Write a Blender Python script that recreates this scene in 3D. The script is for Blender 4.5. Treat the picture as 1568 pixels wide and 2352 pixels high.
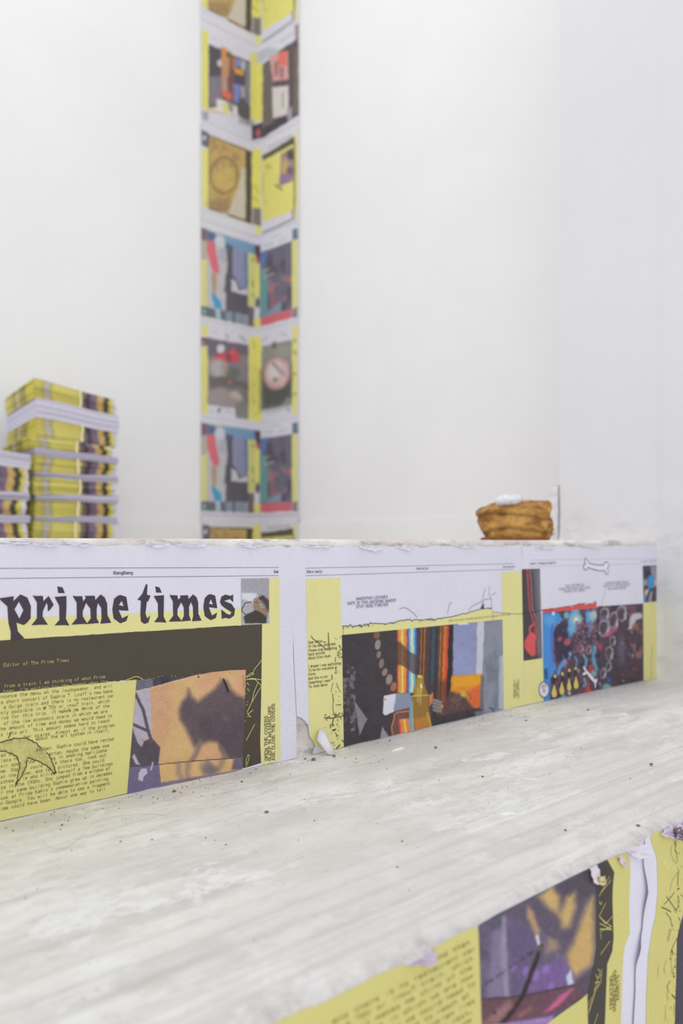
import bpy, bmesh, math, random
import numpy as np
from mathutils import Vector
from mathutils.geometry import tessellate_polygon

for o in list(bpy.data.objects):
    bpy.data.objects.remove(o, do_unlink=True)
scene = bpy.context.scene
COL = scene.collection

# ------------------------------------------------------------------ camera
# world axes: X runs along the steps, Y goes back towards the corner, Z up
F, CX, HY = 2100.0, 784.0, 1270.0          # focal length, centre column, horizon row (photo pixels)
CT, ST = 0.7147, 0.6994                    # camera yaw
EYE = 0.604                                # eye height above the ground floor
cam_d = bpy.data.cameras.new('camera')
cam = bpy.data.objects.new('camera', cam_d)
COL.objects.link(cam)
cam.location = (0, 0, EYE)
cam.rotation_euler = (math.pi / 2, 0, -math.atan2(ST, CT))
cam_d.sensor_fit = 'VERTICAL'
cam_d.sensor_height = 36.0
cam_d.sensor_width = 24.0
cam_d.lens = 36.0 * F / 2352.0
cam_d.shift_y = (HY - 1176.0) / 2352.0
cam_d.clip_start = 0.02
cam_d.dof.use_dof = True
cam_d.dof.focus_distance = 1.17
cam_d.dof.aperture_fstop = 3.8
scene.camera = cam

# ------------------------------------------------------------------ light
world = bpy.data.worlds.new('world')
scene.world = world
world.use_nodes = True
wb = world.node_tree.nodes['Background']
wb.inputs['Color'].default_value = (0.962, 0.975, 1.0, 1)
wb.inputs['Strength'].default_value = 0.845


def area(name, loc, rot, sx, sy, power, color=(1, 1, 1)):
    d = bpy.data.lights.new(name, 'AREA')
    d.shape = 'RECTANGLE'
    d.size, d.size_y, d.energy, d.color = sx, sy, power, color
    o = bpy.data.objects.new(name, d)
    o.location, o.rotation_euler = loc, rot
    COL.objects.link(o)
    return o


area('ceiling_lamp_platform', (0.7, 1.9, 3.9), (0, 0, 0), 1.6, 1.6, 15, (1.0, 0.99, 0.98))
area('ceiling_lamp_room', (-0.6, -0.5, 3.9), (0, 0, 0), 1.6, 1.6, 14, (1.0, 0.985, 0.965))
area('unseen_front_daylight', (-1.6, -2.6, 1.5), (math.pi / 2, 0, -0.6), 2.6, 2.2, 17, (0.96, 0.975, 1.0))  # unseen area light behind the camera, placed to brighten riser and pier
vs = scene.view_settings
vs.view_transform = 'Standard'
vs.look = 'None'
vs.gamma = 1.0
vs.use_curve_mapping = False
vs.exposure = 0.0
KREF = 0.86                                # light level used to turn photo tones into paper colours

# ------------------------------------------------------------------ colour + materials


def lin(c):
    c = np.clip(np.asarray(c, dtype=float) / 255.0, 0, 1)
    return np.where(c <= 0.04045, c / 12.92, ((c + 0.055) / 1.055) ** 2.4)


def alb(c, k=KREF):
    return np.clip(lin(c) / k, 0.0, 0.93)


def new_mat(name):
    m = bpy.data.materials.new(name)
    m.use_nodes = True
    nt = m.node_tree
    return m, nt, nt.nodes['Principled BSDF']


def noise_node(nt, scale, detail=4, rough=0.55, vec=None):
    n = nt.nodes.new('ShaderNodeTexNoise')
    n.inputs['Scale'].default_value = scale
    n.inputs['Detail'].default_value = detail
    n.inputs['Roughness'].default_value = rough
    if vec is not None:
        nt.links.new(vec, n.inputs['Vector'])
    return n


def coords(nt, scale=(1, 1, 1), rot=(0, 0, 0), kind='Object'):
    t = nt.nodes.new('ShaderNodeTexCoord')
    mp = nt.nodes.new('ShaderNodeMapping')
    mp.inputs['Scale'].default_value = scale
    mp.inputs['Rotation'].default_value = rot
    nt.links.new(t.outputs[kind], mp.inputs['Vector'])
    return mp.outputs['Vector']


def ramp(nt, fac, stops):
    r = nt.nodes.new('ShaderNodeValToRGB')
    el = r.color_ramp.elements
    el[0].position, el[0].color = stops[0][0], (*stops[0][1], 1)
    el[1].position, el[1].color = stops[1][0], (*stops[1][1], 1)
    for p, c in stops[2:]:
        e = el.new(p)
        e.color = (*c, 1)
    nt.links.new(fac, r.inputs['Fac'])
    return r.outputs['Color']


def mix(nt, fac, a, b, mode='MIX'):
    m = nt.nodes.new('ShaderNodeMix')
    m.data_type = 'RGBA'
    m.blend_type = mode
    if isinstance(fac, (int, float)):
        m.inputs[0].default_value = fac
    else:
        nt.links.new(fac, m.inputs[0])
    for i, v in ((6, a), (7, b)):
        if isinstance(v, tuple):
            m.inputs[i].default_value = (*v, 1)
        else:
            nt.links.new(v, m.inputs[i])
    return m.outputs[2]


def bump(nt, bsdf, height, strength, dist=0.002, prev=None):
    b = nt.nodes.new('ShaderNodeBump')
    b.inputs['Strength'].default_value = strength
    b.inputs['Distance'].default_value = dist
    nt.links.new(height, b.inputs['Height'])
    if prev is not None:
        nt.links.new(prev, b.inputs['Normal'])
    nt.links.new(b.outputs['Normal'], bsdf.inputs['Normal'])
    return b.outputs['Normal']


def mat_print():
    m, nt, b = new_mat('printed_newsprint')
    at = nt.nodes.new('ShaderNodeAttribute')
    at.attribute_name = 'Col'
    v = coords(nt)
    g = noise_node(nt, 1400, 1, 0.5, v)
    gr = ramp(nt, g.outputs['Fac'], [(0.3, (0.89, 0.89, 0.89)), (0.7, (1.09, 1.09, 1.09))])
    c = mix(nt, 1.0, at.outputs['Color'], gr, 'MULTIPLY')
    sm = noise_node(nt, 9, 5, 0.6, v)
    sr = ramp(nt, sm.outputs['Fac'], [(0.35, (0.965, 0.96, 0.955)), (0.6, (1.0, 1.0, 1.0))])
    c = mix(nt, 1.0, c, sr, 'MULTIPLY')
    nt.links.new(c, b.inputs['Base Color'])
    b.inputs['Roughness'].default_value = 0.75
    b.inputs['Specular IOR Level'].default_value = 0.25
    w = noise_node(nt, 26, 3, 0.5, v)
    p = bump(nt, b, w.outputs['Fac'], 0.25, 0.004)
    w2 = noise_node(nt, 300, 2, 0.5, v)
    bump(nt, b, w2.outputs['Fac'], 0.12, 0.0006, p)
    return m


def mat_wall(name, base, dirt=0.0, zlow=None):
    m, nt, b = new_mat(name)
    v = coords(nt)
    n1 = noise_node(nt, 2.2, 5, 0.6, v)
    a = tuple(float(x) for x in alb(base))
    a2 = tuple(float(x) * 0.965 for x in alb(base))
    c = ramp(nt, n1.outputs['Fac'], [(0.35, a2), (0.65, a)])
    if dirt:
        n2 = noise_node(nt, 16, 7, 0.72, coords(nt, (1, 1, 2.2)))
        f = ramp(nt, n2.outputs['Fac'], [(0.50, (0, 0, 0)), (0.75, (dirt, dirt, dirt))])
        if zlow is not None:
            # scuff marks only as high as shoes and brushes reach
            sp = nt.nodes.new('ShaderNodeSeparateXYZ')
            nt.links.new(coords(nt), sp.inputs['Vector'])
            mr = nt.nodes.new('ShaderNodeMapRange')
            mr.inputs['From Min'].default_value = zlow
            mr.inputs['From Max'].default_value = zlow + 0.14
            mr.inputs['To Min'].default_value = 1
            mr.inputs['To Max'].default_value = 0
            nt.links.new(sp.outputs['Z'], mr.inputs['Value'])
            f = mix(nt, 1.0, f, mr.outputs['Result'], 'MULTIPLY')
        c = mix(nt, f, c, tuple(float(x) for x in alb((168, 166, 164))))
    nt.links.new(c, b.inputs['Base Color'])
    b.inputs['Roughness'].default_value = 0.7
    b.inputs['Specular IOR Level'].default_value = 0.25
    n3 = noise_node(nt, 60, 4, 0.6, v)
    p = bump(nt, b, n3.outputs['Fac'], 0.12, 0.002)
    n4 = noise_node(nt, 7, 3, 0.5, v)
    bump(nt, b, n4.outputs['Fac'], 0.2, 0.01, p)
    return m


def mat_lip():
    m, nt, b = new_mat('chipped_plaster_edge')
    T = lambda c: tuple(float(x) for x in alb(c))
    n1 = noise_node(nt, 9, 6, 0.65, coords(nt, (1, 1, 1.5)))
    c = ramp(nt, n1.outputs['Fac'], [(0.36, T((204, 192, 190))), (0.50, T((218, 212, 208))), (0.62, T((230, 228, 224)))])
    n2 = noise_node(nt, 13, 8, 0.75, coords(nt, (1, 1, 3.0)))
    f = ramp(nt, n2.outputs['Fac'], [(0.53, (0, 0, 0)), (0.62, (0.8, 0.8, 0.8))])
    c = mix(nt, f, c, T((164, 160, 154)))
    n3 = noise_node(nt, 120, 5, 0.75, coords(nt))
    f3 = ramp(nt, n3.outputs['Fac'], [(0.60, (0, 0, 0)), (0.68, (0.7, 0.7, 0.7))])
    c = mix(nt, f3, c, T((150, 138, 130)))
    nt.links.new(c, b.inputs['Base Color'])
    b.inputs['Roughness'].default_value = 0.8
    b.inputs['Specular IOR Level'].default_value = 0.2
    p = bump(nt, b, n2.outputs['Fac'], 0.8, 0.004)
    bump(nt, b, n3.outputs['Fac'], 0.5, 0.0015, p)
    return m


def mat_tread():
    m, nt, b = new_mat('worn_white_plaster')
    T = lambda c: tuple(float(x) for x in alb(c, 0.90))
    vs1 = coords(nt, (1.0, 4.2, 1.0))          # trowel and brush streaks run along the step
    vs2 = coords(nt, (1.8, 15.0, 1.0))
    v = coords(nt)
    n1 = noise_node(nt, 5.0, 7, 0.62, vs1)
    c = ramp(nt, n1.outputs['Fac'], [(0.32, T((202, 199, 195))), (0.45, T((220, 217, 212))), (0.56, T((230, 228, 222))), (0.72, T((240, 236, 231)))])
    n2 = noise_node(nt, 3.6, 6, 0.68, vs2)
    f2 = ramp(nt, n2.outputs['Fac'], [(0.56, (0, 0, 0)), (0.72, (0.6, 0.6, 0.6))])
    c = mix(nt, f2, c, T((184, 181, 176)))
    n3 = noise_node(nt, 12, 9, 0.74, coords(nt, (1, 1.7, 1)))
    f3 = ramp(nt, n3.outputs['Fac'], [(0.53, (0, 0, 0)), (0.58, (0.9, 0.9, 0.9))])
    c = mix(nt, f3, c, T((243, 236, 234)))
    n4 = noise_node(nt, 70, 5, 0.75, coords(nt, (1, 1.8, 1)))
    f4 = ramp(nt, n4.outputs['Fac'], [(0.65, (0, 0, 0)), (0.70, (0.6, 0.6, 0.6))])
    c = mix(nt, f4, c, T((150, 145, 138)))
    n8 = noise_node(nt, 30, 9, 0.84, coords(nt, (1, 2.0, 1)))
    f8 = ramp(nt, n8.outputs['Fac'], [(0.50, (0, 0, 0)), (0.64, (0.7, 0.7, 0.7))])
    c = mix(nt, f8, c, T((199, 195, 189)))
    n9 = noise_node(nt, 2.3, 3, 0.5, coords(nt, (1, 2.4, 1)))
    f9 = ramp(nt, n9.outputs['Fac'], [(0.46, (0, 0, 0)), (0.62, (0.6, 0.6, 0.6))])
    c = mix(nt, f9, c, T((213, 210, 205)))
    vo = nt.nodes.new('ShaderNodeTexVoronoi')
    vo.inputs['Scale'].default_value = 42
    vo.inputs['Randomness'].default_value = 1
    nt.links.new(coords(nt, (1, 1.5, 1)), vo.inputs['Vector'])
    f5 = ramp(nt, vo.outputs['Distance'], [(0.035, (0.8, 0.8, 0.8)), (0.06, (0, 0, 0))])
    gate = noise_node(nt, 6, 2, 0.5, v)
    g5 = ramp(nt, gate.outputs['Fac'], [(0.5, (0, 0, 0)), (0.58, (1, 1, 1))])
    f5 = mix(nt, 1.0, f5, g5, 'MULTIPLY')
    c = mix(nt, f5, c, T((112, 105, 98)))
    # paper and glue residue left on the worn nosing
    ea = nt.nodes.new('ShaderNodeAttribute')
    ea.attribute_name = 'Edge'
    n7 = noise_node(nt, 70, 8, 0.75, v)
    r7 = ramp(nt, n7.outputs['Fac'], [(0.36, T((190, 182, 180))), (0.48, T((220, 213, 211))), (0.60, T((236, 231, 229)))])
    # ridge shading painted in as dark trowel streaks along the front of the tread
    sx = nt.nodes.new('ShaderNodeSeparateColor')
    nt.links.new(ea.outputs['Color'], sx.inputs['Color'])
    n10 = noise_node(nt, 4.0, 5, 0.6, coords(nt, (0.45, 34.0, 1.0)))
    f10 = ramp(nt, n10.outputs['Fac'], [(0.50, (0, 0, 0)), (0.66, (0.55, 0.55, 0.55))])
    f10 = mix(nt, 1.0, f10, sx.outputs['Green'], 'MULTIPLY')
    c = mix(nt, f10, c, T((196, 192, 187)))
    fe = mix(nt, 1.0, sx.outputs['Red'], (0.85, 0.85, 0.85), 'MULTIPLY')
    c = mix(nt, fe, c, r7)
    nt.links.new(c, b.inputs['Base Color'])
    b.inputs['Roughness'].default_value = 0.6
    b.inputs['Specular IOR Level'].default_value = 0.3
    p = bump(nt, b, n3.outputs['Fac'], 0.45, 0.003)
    p = bump(nt, b, n2.outputs['Fac'], 0.22, 0.003, p)
    n6 = noise_node(nt, 160, 4, 0.6, v)
    p = bump(nt, b, n6.outputs['Fac'], 0.35, 0.0015, p)
    bump(nt, b, n8.outputs['Fac'], 0.45, 0.003, p)
    return m


def mat_vcol(name, rough=0.6, nscale=40, namp=0.12, bstr=0.3, bdist=0.003, spec=0.3):
    m, nt, b = new_mat(name)
    at = nt.nodes.new('ShaderNodeAttribute')
    at.attribute_name = 'Col'
    n = noise_node(nt, nscale, 5, 0.6, coords(nt))
    r = ramp(nt, n.outputs['Fac'], [(0.3, (1 - namp,) * 3), (0.7, (1 + namp * 0.6,) * 3)])
    c = mix(nt, 1.0, at.outputs['Color'], r, 'MULTIPLY')
    nt.links.new(c, b.inputs['Base Color'])
    b.inputs['Roughness'].default_value = rough
    b.inputs['Specular IOR Level'].default_value = spec
    bump(nt, b, n.outputs['Fac'], bstr, bdist)
    return m


M_PRINT = mat_print()
M_WALL = mat_wall('white_wall_paint', (233, 234, 238))
M_PIL = mat_wall('rough_white_plaster', (217, 217, 219), 0.42, EYE + 0.02)
M_LIP = mat_lip()
M_TREAD = mat_tread()
M_STACK = mat_vcol('newspaper_edges', 0.8, 220, 0.10, 0.4, 0.002, 0.15)
M_PASTRY = mat_vcol('baked_crust', 0.6, 55, 0.34, 0.9, 0.008, 0.3)
M_DEBRIS = mat_vcol('debris', 0.85, 200, 0.2, 0.3, 0.002, 0.2)

# ------------------------------------------------------------------ object helpers


def tag(o, label=None, cat=None, group=None, kind=None):
    if label: o['label'] = label
    if cat: o['category'] = cat
    if group: o['group'] = group
    if kind: o['kind'] = kind
    return o


def mesh_obj(name, verts, faces, mat, parent=None, cols=None, smooth=False):
    me = bpy.data.meshes.new(name)
    me.from_pydata([tuple(v) for v in verts], [], [tuple(f) for f in faces])
    me.update()
    if cols is not None:
        at = me.color_attributes.new('Col', 'FLOAT_COLOR', 'POINT')
        c = np.ones((len(verts), 4), dtype=np.float32)
        c[:, :3] = np.asarray(cols)
        at.data.foreach_set('color', c.ravel())
    if smooth:
        me.polygons.foreach_set('use_smooth', [True] * len(me.polygons))
    me.materials.append(mat)
    o = bpy.data.objects.new(name, me)
    COL.objects.link(o)
    if parent is not None:
        o.parent = parent
        o.matrix_parent_inverse = parent.matrix_world.inverted()
    return o


def empty(name, loc, label, cat, group=None):
    o = bpy.data.objects.new(name, None)
    o.empty_display_size = 0.05
    COL.objects.link(o)
    o.location = loc
    bpy.context.view_layer.update()
    tag(o, label, cat, group)
    return o


def box(name, x0, x1, y0, y1, z0, z1, mat, parent=None):
    v = [(x, y, z) for x in (x0, x1) for y in (y0, y1) for z in (z0, z1)]
    f = [(0, 1, 3, 2), (4, 6, 7, 5), (0, 4, 5, 1), (2, 3, 7, 6), (0, 2, 6, 4), (1, 5, 7, 3)]
    return mesh_obj(name, v, f, mat, parent)


def hash2(ix, iy, seed):
    h = np.sin(ix * 127.1 + iy * 311.7 + seed * 74.7) * 43758.5453
    return h - np.floor(h)


def vnoise(x, y, seed=0):
    x = np.asarray(x, float); y = np.asarray(y, float)
    ix, iy = np.floor(x), np.floor(y)
    fx, fy = x - ix, y - iy
    fx = fx * fx * (3 - 2 * fx); fy = fy * fy * (3 - 2 * fy)
    a, b = hash2(ix, iy, seed), hash2(ix + 1, iy, seed)
    c, d = hash2(ix, iy + 1, seed), hash2(ix + 1, iy + 1, seed)
    return (a * (1 - fx) + b * fx) * (1 - fy) + (c * (1 - fx) + d * fx) * fy


def fbm(x, y, seed=0, n=4):
    s, a, t = 0, 0.5, 0
    for k in range(n):
        s = s + a * vnoise(x * 2 ** k, y * 2 ** k, seed + k * 13); t += a; a *= 0.5
    return s / t


def sstep(a, b, x):
    t = np.clip((x - a) / (b - a), 0, 1)
    return t * t * (3 - 2 * t)

# ------------------------------------------------------------------ the planes that carry print
Y_RISER, Y_LOW, Y_BACK, X_RIGHT, X_PIL = 0.9758, 0.455, 2.977, 2.42, 1.953
Z0 = EYE


def low_disp(S, Z):
    """creases of the loosely pasted paper on the lower riser"""
    z = Z - Z0
    d = (S - 0.95) * 0.55 + (z + 0.345)          # diagonal fold
    r = 0.0045 * np.exp(-(d / 0.012) ** 2) + 0.003 * np.exp(-((d + 0.03) / 0.02) ** 2)
    r = r * sstep(0.70, 0.80, S)
    r = r + 0.0016 * (fbm(S * 16, z * 16, 5, 2) - 0.5)
    return r


def flat_disp(S, Z):
    return 0.0006 * (fbm(S * 14, Z * 14, 3, 2))


class Surf:
    def __init__(s, axis, val, disp=None, cell=0.02, gap=0.00018):
        s.axis, s.val, s.disp, s.cell, s.gap = axis, val, disp, cell, gap

    def unproj(s, px):
        px = np.atleast_2d(np.asarray(px, float))
        a = (px[:, 0] - CX) / F
        dx = CT * a + ST
        dy = -ST * a + CT
        dz = -(px[:, 1] - HY) / F
        t = s.val / (dy if s.axis == 'Y' else dx)
        return np.stack([(dx if s.axis == 'Y' else dy) * t, EYE + dz * t], 1)

    def proj(s, sz):
        S, Z = sz[:, 0], sz[:, 1]
        X = S if s.axis == 'Y' else np.full_like(S, s.val)
        Y = np.full_like(S, s.val) if s.axis == 'Y' else S
        cx = CT * X - ST * Y
        cy = ST * X + CT * Y
        return np.stack([CX + F * cx / cy, HY - F * (Z - EYE) / cy], 1)

    def place(s, sz, off):
        S, Z = sz[:, 0], sz[:, 1]
        o = off + (s.disp(S, Z) if s.disp else 0)
        if s.axis == 'Y':
            return np.stack([S, s.val - o + 0 * S, Z], 1)
        return np.stack([s.val - o + 0 * S, S, Z], 1)


R_UP = Surf('Y', Y_RISER, flat_disp)
R_LOW = Surf('Y', Y_LOW, low_disp, 0.006, 0.0003)
W_L = Surf('Y', Y_BACK)
W_R = Surf('X', X_RIGHT)
BASE = 0.0007


def zoomer(ox, oy, sc):
    return lambda pts: [(ox + x / sc, oy + y / sc) for x, y in pts]


class Part:
    """one printed element: flat shapes pasted on a plane, with a colour per vertex"""

    def __init__(s, surf):
        s.surf = surf; s.v = []; s.f = []; s.c = []; s.n = 0

    def add(s, sz, faces, color, layer):
        P = s.surf.place(np.asarray(sz, float), BASE + s.surf.gap * layer)
        s.v.append(P)
        s.f += [tuple(i + s.n for i in f) for f in faces]
        c = np.asarray(color, float)
        s.c.append(np.tile(c, (len(P), 1)) if c.ndim == 1 else c)
        s.n += len(P)

    def poly_sz(s, loops, color, layer, cell=None):
        loops3 = [[Vector((p[0], p[1], 0)) for p in lp] for lp in loops]
        tris = tessellate_polygon(loops3)
        flat = [p for lp in loops for p in lp]
        if cell is None and s.surf.disp:
            cell = s.surf.cell
        if not cell:
            s.add(flat, [t for t in tris], alb(color), layer)
            return
        bm = bmesh.new()
        vs = [bm.verts.new((p[0], p[1], 0)) for p in flat]
        for t in tris:
            try:
                bm.faces.new([vs[i] for i in t])
            except ValueError:
                pass
        A = np.array(flat)
        for ax in (0, 1):
            lo, hi = A[:, ax].min(), A[:, ax].max()
            k = math.floor(lo / cell) + 1
            while k * cell < hi:
                co = [0, 0, 0]; no = [0, 0, 0]
                co[ax] = k * cell; no[ax] = 1
                bmesh.ops.bisect_plane(bm, geom=bm.verts[:] + bm.edges[:] + bm.faces[:], plane_co=co, plane_no=no)
                k += 1
        bm.verts.index_update()
        s.add([(v.co.x, v.co.y) for v in bm.verts], [tuple(v.index for v in f.verts) for f in bm.faces], alb(color), layer)
        bm.free()

    def poly(s, pts, color, layer=1, holes=(), cell=None):
        loops = [[tuple(q) for q in s.surf.unproj(pts)]] + [[tuple(q) for q in s.surf.unproj(h)] for h in holes]
        s.poly_sz(loops, color, layer, cell)
        return s

    def stroke_sz(s, pts, w, color, layer):
        pts = np.asarray(pts, float)
        a, b = pts[:-1], pts[1:]
        d = b - a
        L = np.linalg.norm(d, axis=1)
        ok = L > 1e-7
        a, b, d, L = a[ok], b[ok], d[ok], L[ok]
        d = d / L[:, None]
        n = np.stack([-d[:, 1], d[:, 0]], 1) * (np.reshape(w, (-1, 1)) if np.ndim(w) else w) * 0.5
        e = d * (w if not np.ndim(w) else np.reshape(w, (-1, 1))) * 0.35
        q = np.stack([a - e - n, b + e - n, b + e + n, a - e + n], 1).reshape(-1, 2)
        if len(q):
            s.add(q, [(4 * i, 4 * i + 1, 4 * i + 2, 4 * i + 3) for i in range(len(a))], alb(color), layer)

    def stroke(s, pts, wpx, color, layer=3):
        p = s.surf.unproj(pts)
        m = np.mean(np.asarray(pts, float), 0)
        k = np.linalg.norm(s.surf.unproj([m + (0, 1)]) - s.surf.unproj([m]))
        s.stroke_sz(p, wpx * k, color, layer)
        return s

    def text(s, st, p0, p1, cap, color, layer=4, serif=True, mono=False, w=0.75, center=False):
        a, b = s.surf.unproj([p0, p1])
        m = ((p0[0] + p1[0]) / 2, (p0[1] + p1[1]) / 2)
        k = np.linalg.norm(s.surf.unproj([(m[0], m[1] - 1)]) - s.surf.unproj([m]))
        L = np.linalg.norm(b - a)
        e = (b - a) / L
        up = np.array([-e[1], e[0]])
        x, place = 0.0, []
        for ch in st:
            g, gw = glyph(ch)
            if mono:
                place.append((x + (4 - gw) / 2 if gw < 4 else x, g)); x += 5.0
            else:
                place.append((x, g)); x += gw + 1.45
        W = x - (1.0 if mono else 1.45)
        sx = L / W
        # in vertical text the letter height runs across the page: cap is then in pixels of width
        if abs(p1[0] - p0[0]) < abs(p1[1] - p0[1]):
            kk = np.linalg.norm(s.surf.unproj([(m[0] + 1, m[1])]) - s.surf.unproj([m]))
        else:
            kk = k
        sy = cap * kk / 6.0
        for ox, g in place:
            for pl in g:
                q = [a + e * ((ox + px) * sx) + up * (py * sy) for px, py in pl]
                s.stroke_sz(q, w * min(sy, sx * 1.25), color, layer)
                if serif:
                    for i, j in ((0, 1), (-1, -2)):
                        (x0, y0), (x1, y1) = pl[i], pl[j]
                        if pl[0] == pl[-1]: continue
                        if y0 in (0, 4, 6, -2) and abs(x1 - x0) < abs(y1 - y0) * 0.9:
                            q = [a + e * ((ox + x0 - 0.75) * sx) + up * (y0 * sy), a + e * ((ox + x0 + 0.75) * sx) + up * (y0 * sy)]
                            s.stroke_sz(q, w * 0.55 * sy, color, layer)
        return s

    def photo(s, top, bot, fn, frame, layer=2, step=1.6, warp=5):
        """vertex-coloured halftone picture between a top and a bottom polyline (photo pixels)"""
        def res(pl, u):
            pl = np.asarray(pl, float)
            t = (pl[:, 0] - pl[0, 0]) / (pl[-1, 0] - pl[0, 0])
            return np.stack([np.interp(u, t, pl[:, 0]), np.interp(u, t, pl[:, 1])], 1)
        w = abs(top[-1][0] - top[0][0]); h = abs(bot[0][1] - top[0][1])
        nu, nv = max(6, int(w / step)), max(6, int(h / step))
        u = np.linspace(0, 1, nu + 1)
        T, B = res(top, u), res(bot, u)
        v = np.linspace(0, 1, nv + 1)[:, None, None]
        G = (T[None] * (1 - v) + B[None] * v).reshape(-1, 2)
        s.grid_px(G, nu, nv, fn, frame, layer, None, warp)
        return s

    def grid_px(s, G, nu, nv, fn, frame, layer, sz=None, warp=5, haze=0.0):
        ox, oy, sc = frame
        cv = Cv((G[:, 0] - ox) * sc, (G[:, 1] - oy) * sc, warp)
        fn(cv)
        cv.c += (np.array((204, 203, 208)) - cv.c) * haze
        i = np.arange(nv)[:, None] * (nu + 1) + np.arange(nu)[None]
        i = i.ravel()
        faces = np.stack([i, i + nu + 1, i + nu + 2, i + 1], 1).tolist()
        s.add(s.surf.unproj(G) if sz is None else sz, faces, alb(cv.c), layer)

    def build(s, name, parent, mat=None, label=None, kind=None):
        o = mesh_obj(name, np.concatenate(s.v), s.f, mat or M_PRINT, parent, np.concatenate(s.c))
        tag(o, label, None, None, kind)
        return o


class Cv:
    """small painter working on point positions"""

    def __init__(s, x, y, warp=0):
        if warp:
            x, y = x + warp * (fbm(x / 40, y / 40, 51, 3) - .5) * 2, y + warp * (fbm(x / 40, y / 40, 57, 3) - .5) * 2
        s.x, s.y = x, y
        s.c = np.zeros((len(x), 3)) + 200.0

    def put(s, m, col):
        s.c += (np.asarray(col, float) - s.c) * m[:, None]

    def fill(s, col):
        s.c[:] = col

    def poly(s, pts, col, soft=6, a=1.0):
        p = np.asarray(pts, float)
        d = np.full(len(s.x), 1e18); sg = np.ones(len(s.x))
        for i in range(len(p)):
            A, B = p[i], p[i - 1]
            ex, ey = B - A
            wx, wy = s.x - A[0], s.y - A[1]
            t = np.clip((wx * ex + wy * ey) / (ex * ex + ey * ey + 1e-9), 0, 1)
            d = np.minimum(d, (wx - ex * t) ** 2 + (wy - ey * t) ** 2)
            c1 = s.y >= A[1]; c2 = s.y < B[1]; c3 = ex * wy > ey * wx
            flip = (c1 & c2 & c3) | (~c1 & ~c2 & ~c3)
            sg = np.where(flip, -sg, sg)
        d = np.sqrt(d) * sg
        s.put(a * (1 - sstep(-soft, soft, d)), col)

    def ell(s, cx, cy, rx, ry, col, rot=0, soft=0.25, a=1.0):
        r = math.radians(rot)
        dx, dy = s.x - cx, s.y - cy
        u = (dx * math.cos(r) + dy * math.sin(r)) / rx
        v = (-dx * math.sin(r) + dy * math.cos(r)) / ry
        s.put(a * (1 - sstep(1 - soft, 1 + soft, np.hypot(u, v))), col)

    def ring(s, cx, cy, rx, ry, w, col, rot=0, a=1.0):
        r = math.radians(rot)
        dx, dy = s.x - cx, s.y - cy
        u = (dx * math.cos(r) + dy * math.sin(r)) / rx
        v = (-dx * math.sin(r) + dy * math.cos(r)) / ry
        s.put(a * (1 - sstep(w * 0.5, w, np.abs(np.hypot(u, v) - 1))), col)

    def line(s, pts, w, col, soft=3, a=1.0):
        p = np.asarray(pts, float)
        d = np.full(len(s.x), 1e18)
        for A, B in zip(p[:-1], p[1:]):
            e = B - A
            wx, wy = s.x - A[0], s.y - A[1]
            t = np.clip((wx * e[0] + wy * e[1]) / (e @ e + 1e-9), 0, 1)
            d = np.minimum(d, np.hypot(wx - e[0] * t, wy - e[1] * t))
        s.put(a * (1 - sstep(w / 2 - soft, w / 2 + soft, d)), col)

    def grain(s, sc, amp, seed=1, ax=1.0, n=3):
        s.c += ((fbm(s.x / sc, s.y / sc * ax, seed, n) - 0.5) * 2 * amp)[:, None]

    def blot(s, sc, lo, hi, col, seed=1, a=1.0, ax=1.0, inside=None, n=3):
        m = sstep(lo, hi, fbm(s.x / sc, s.y / sc * ax, seed, n)) * a
        if inside is not None:
            x0, x1, y0, y1 = inside
            m = m * sstep(x0, x0 + 12, s.x) * (1 - sstep(x1 - 12, x1, s.x)) * sstep(y0, y0 + 12, s.y) * (1 - sstep(y1 - 12, y1, s.y))
        s.put(m, col)

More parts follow.
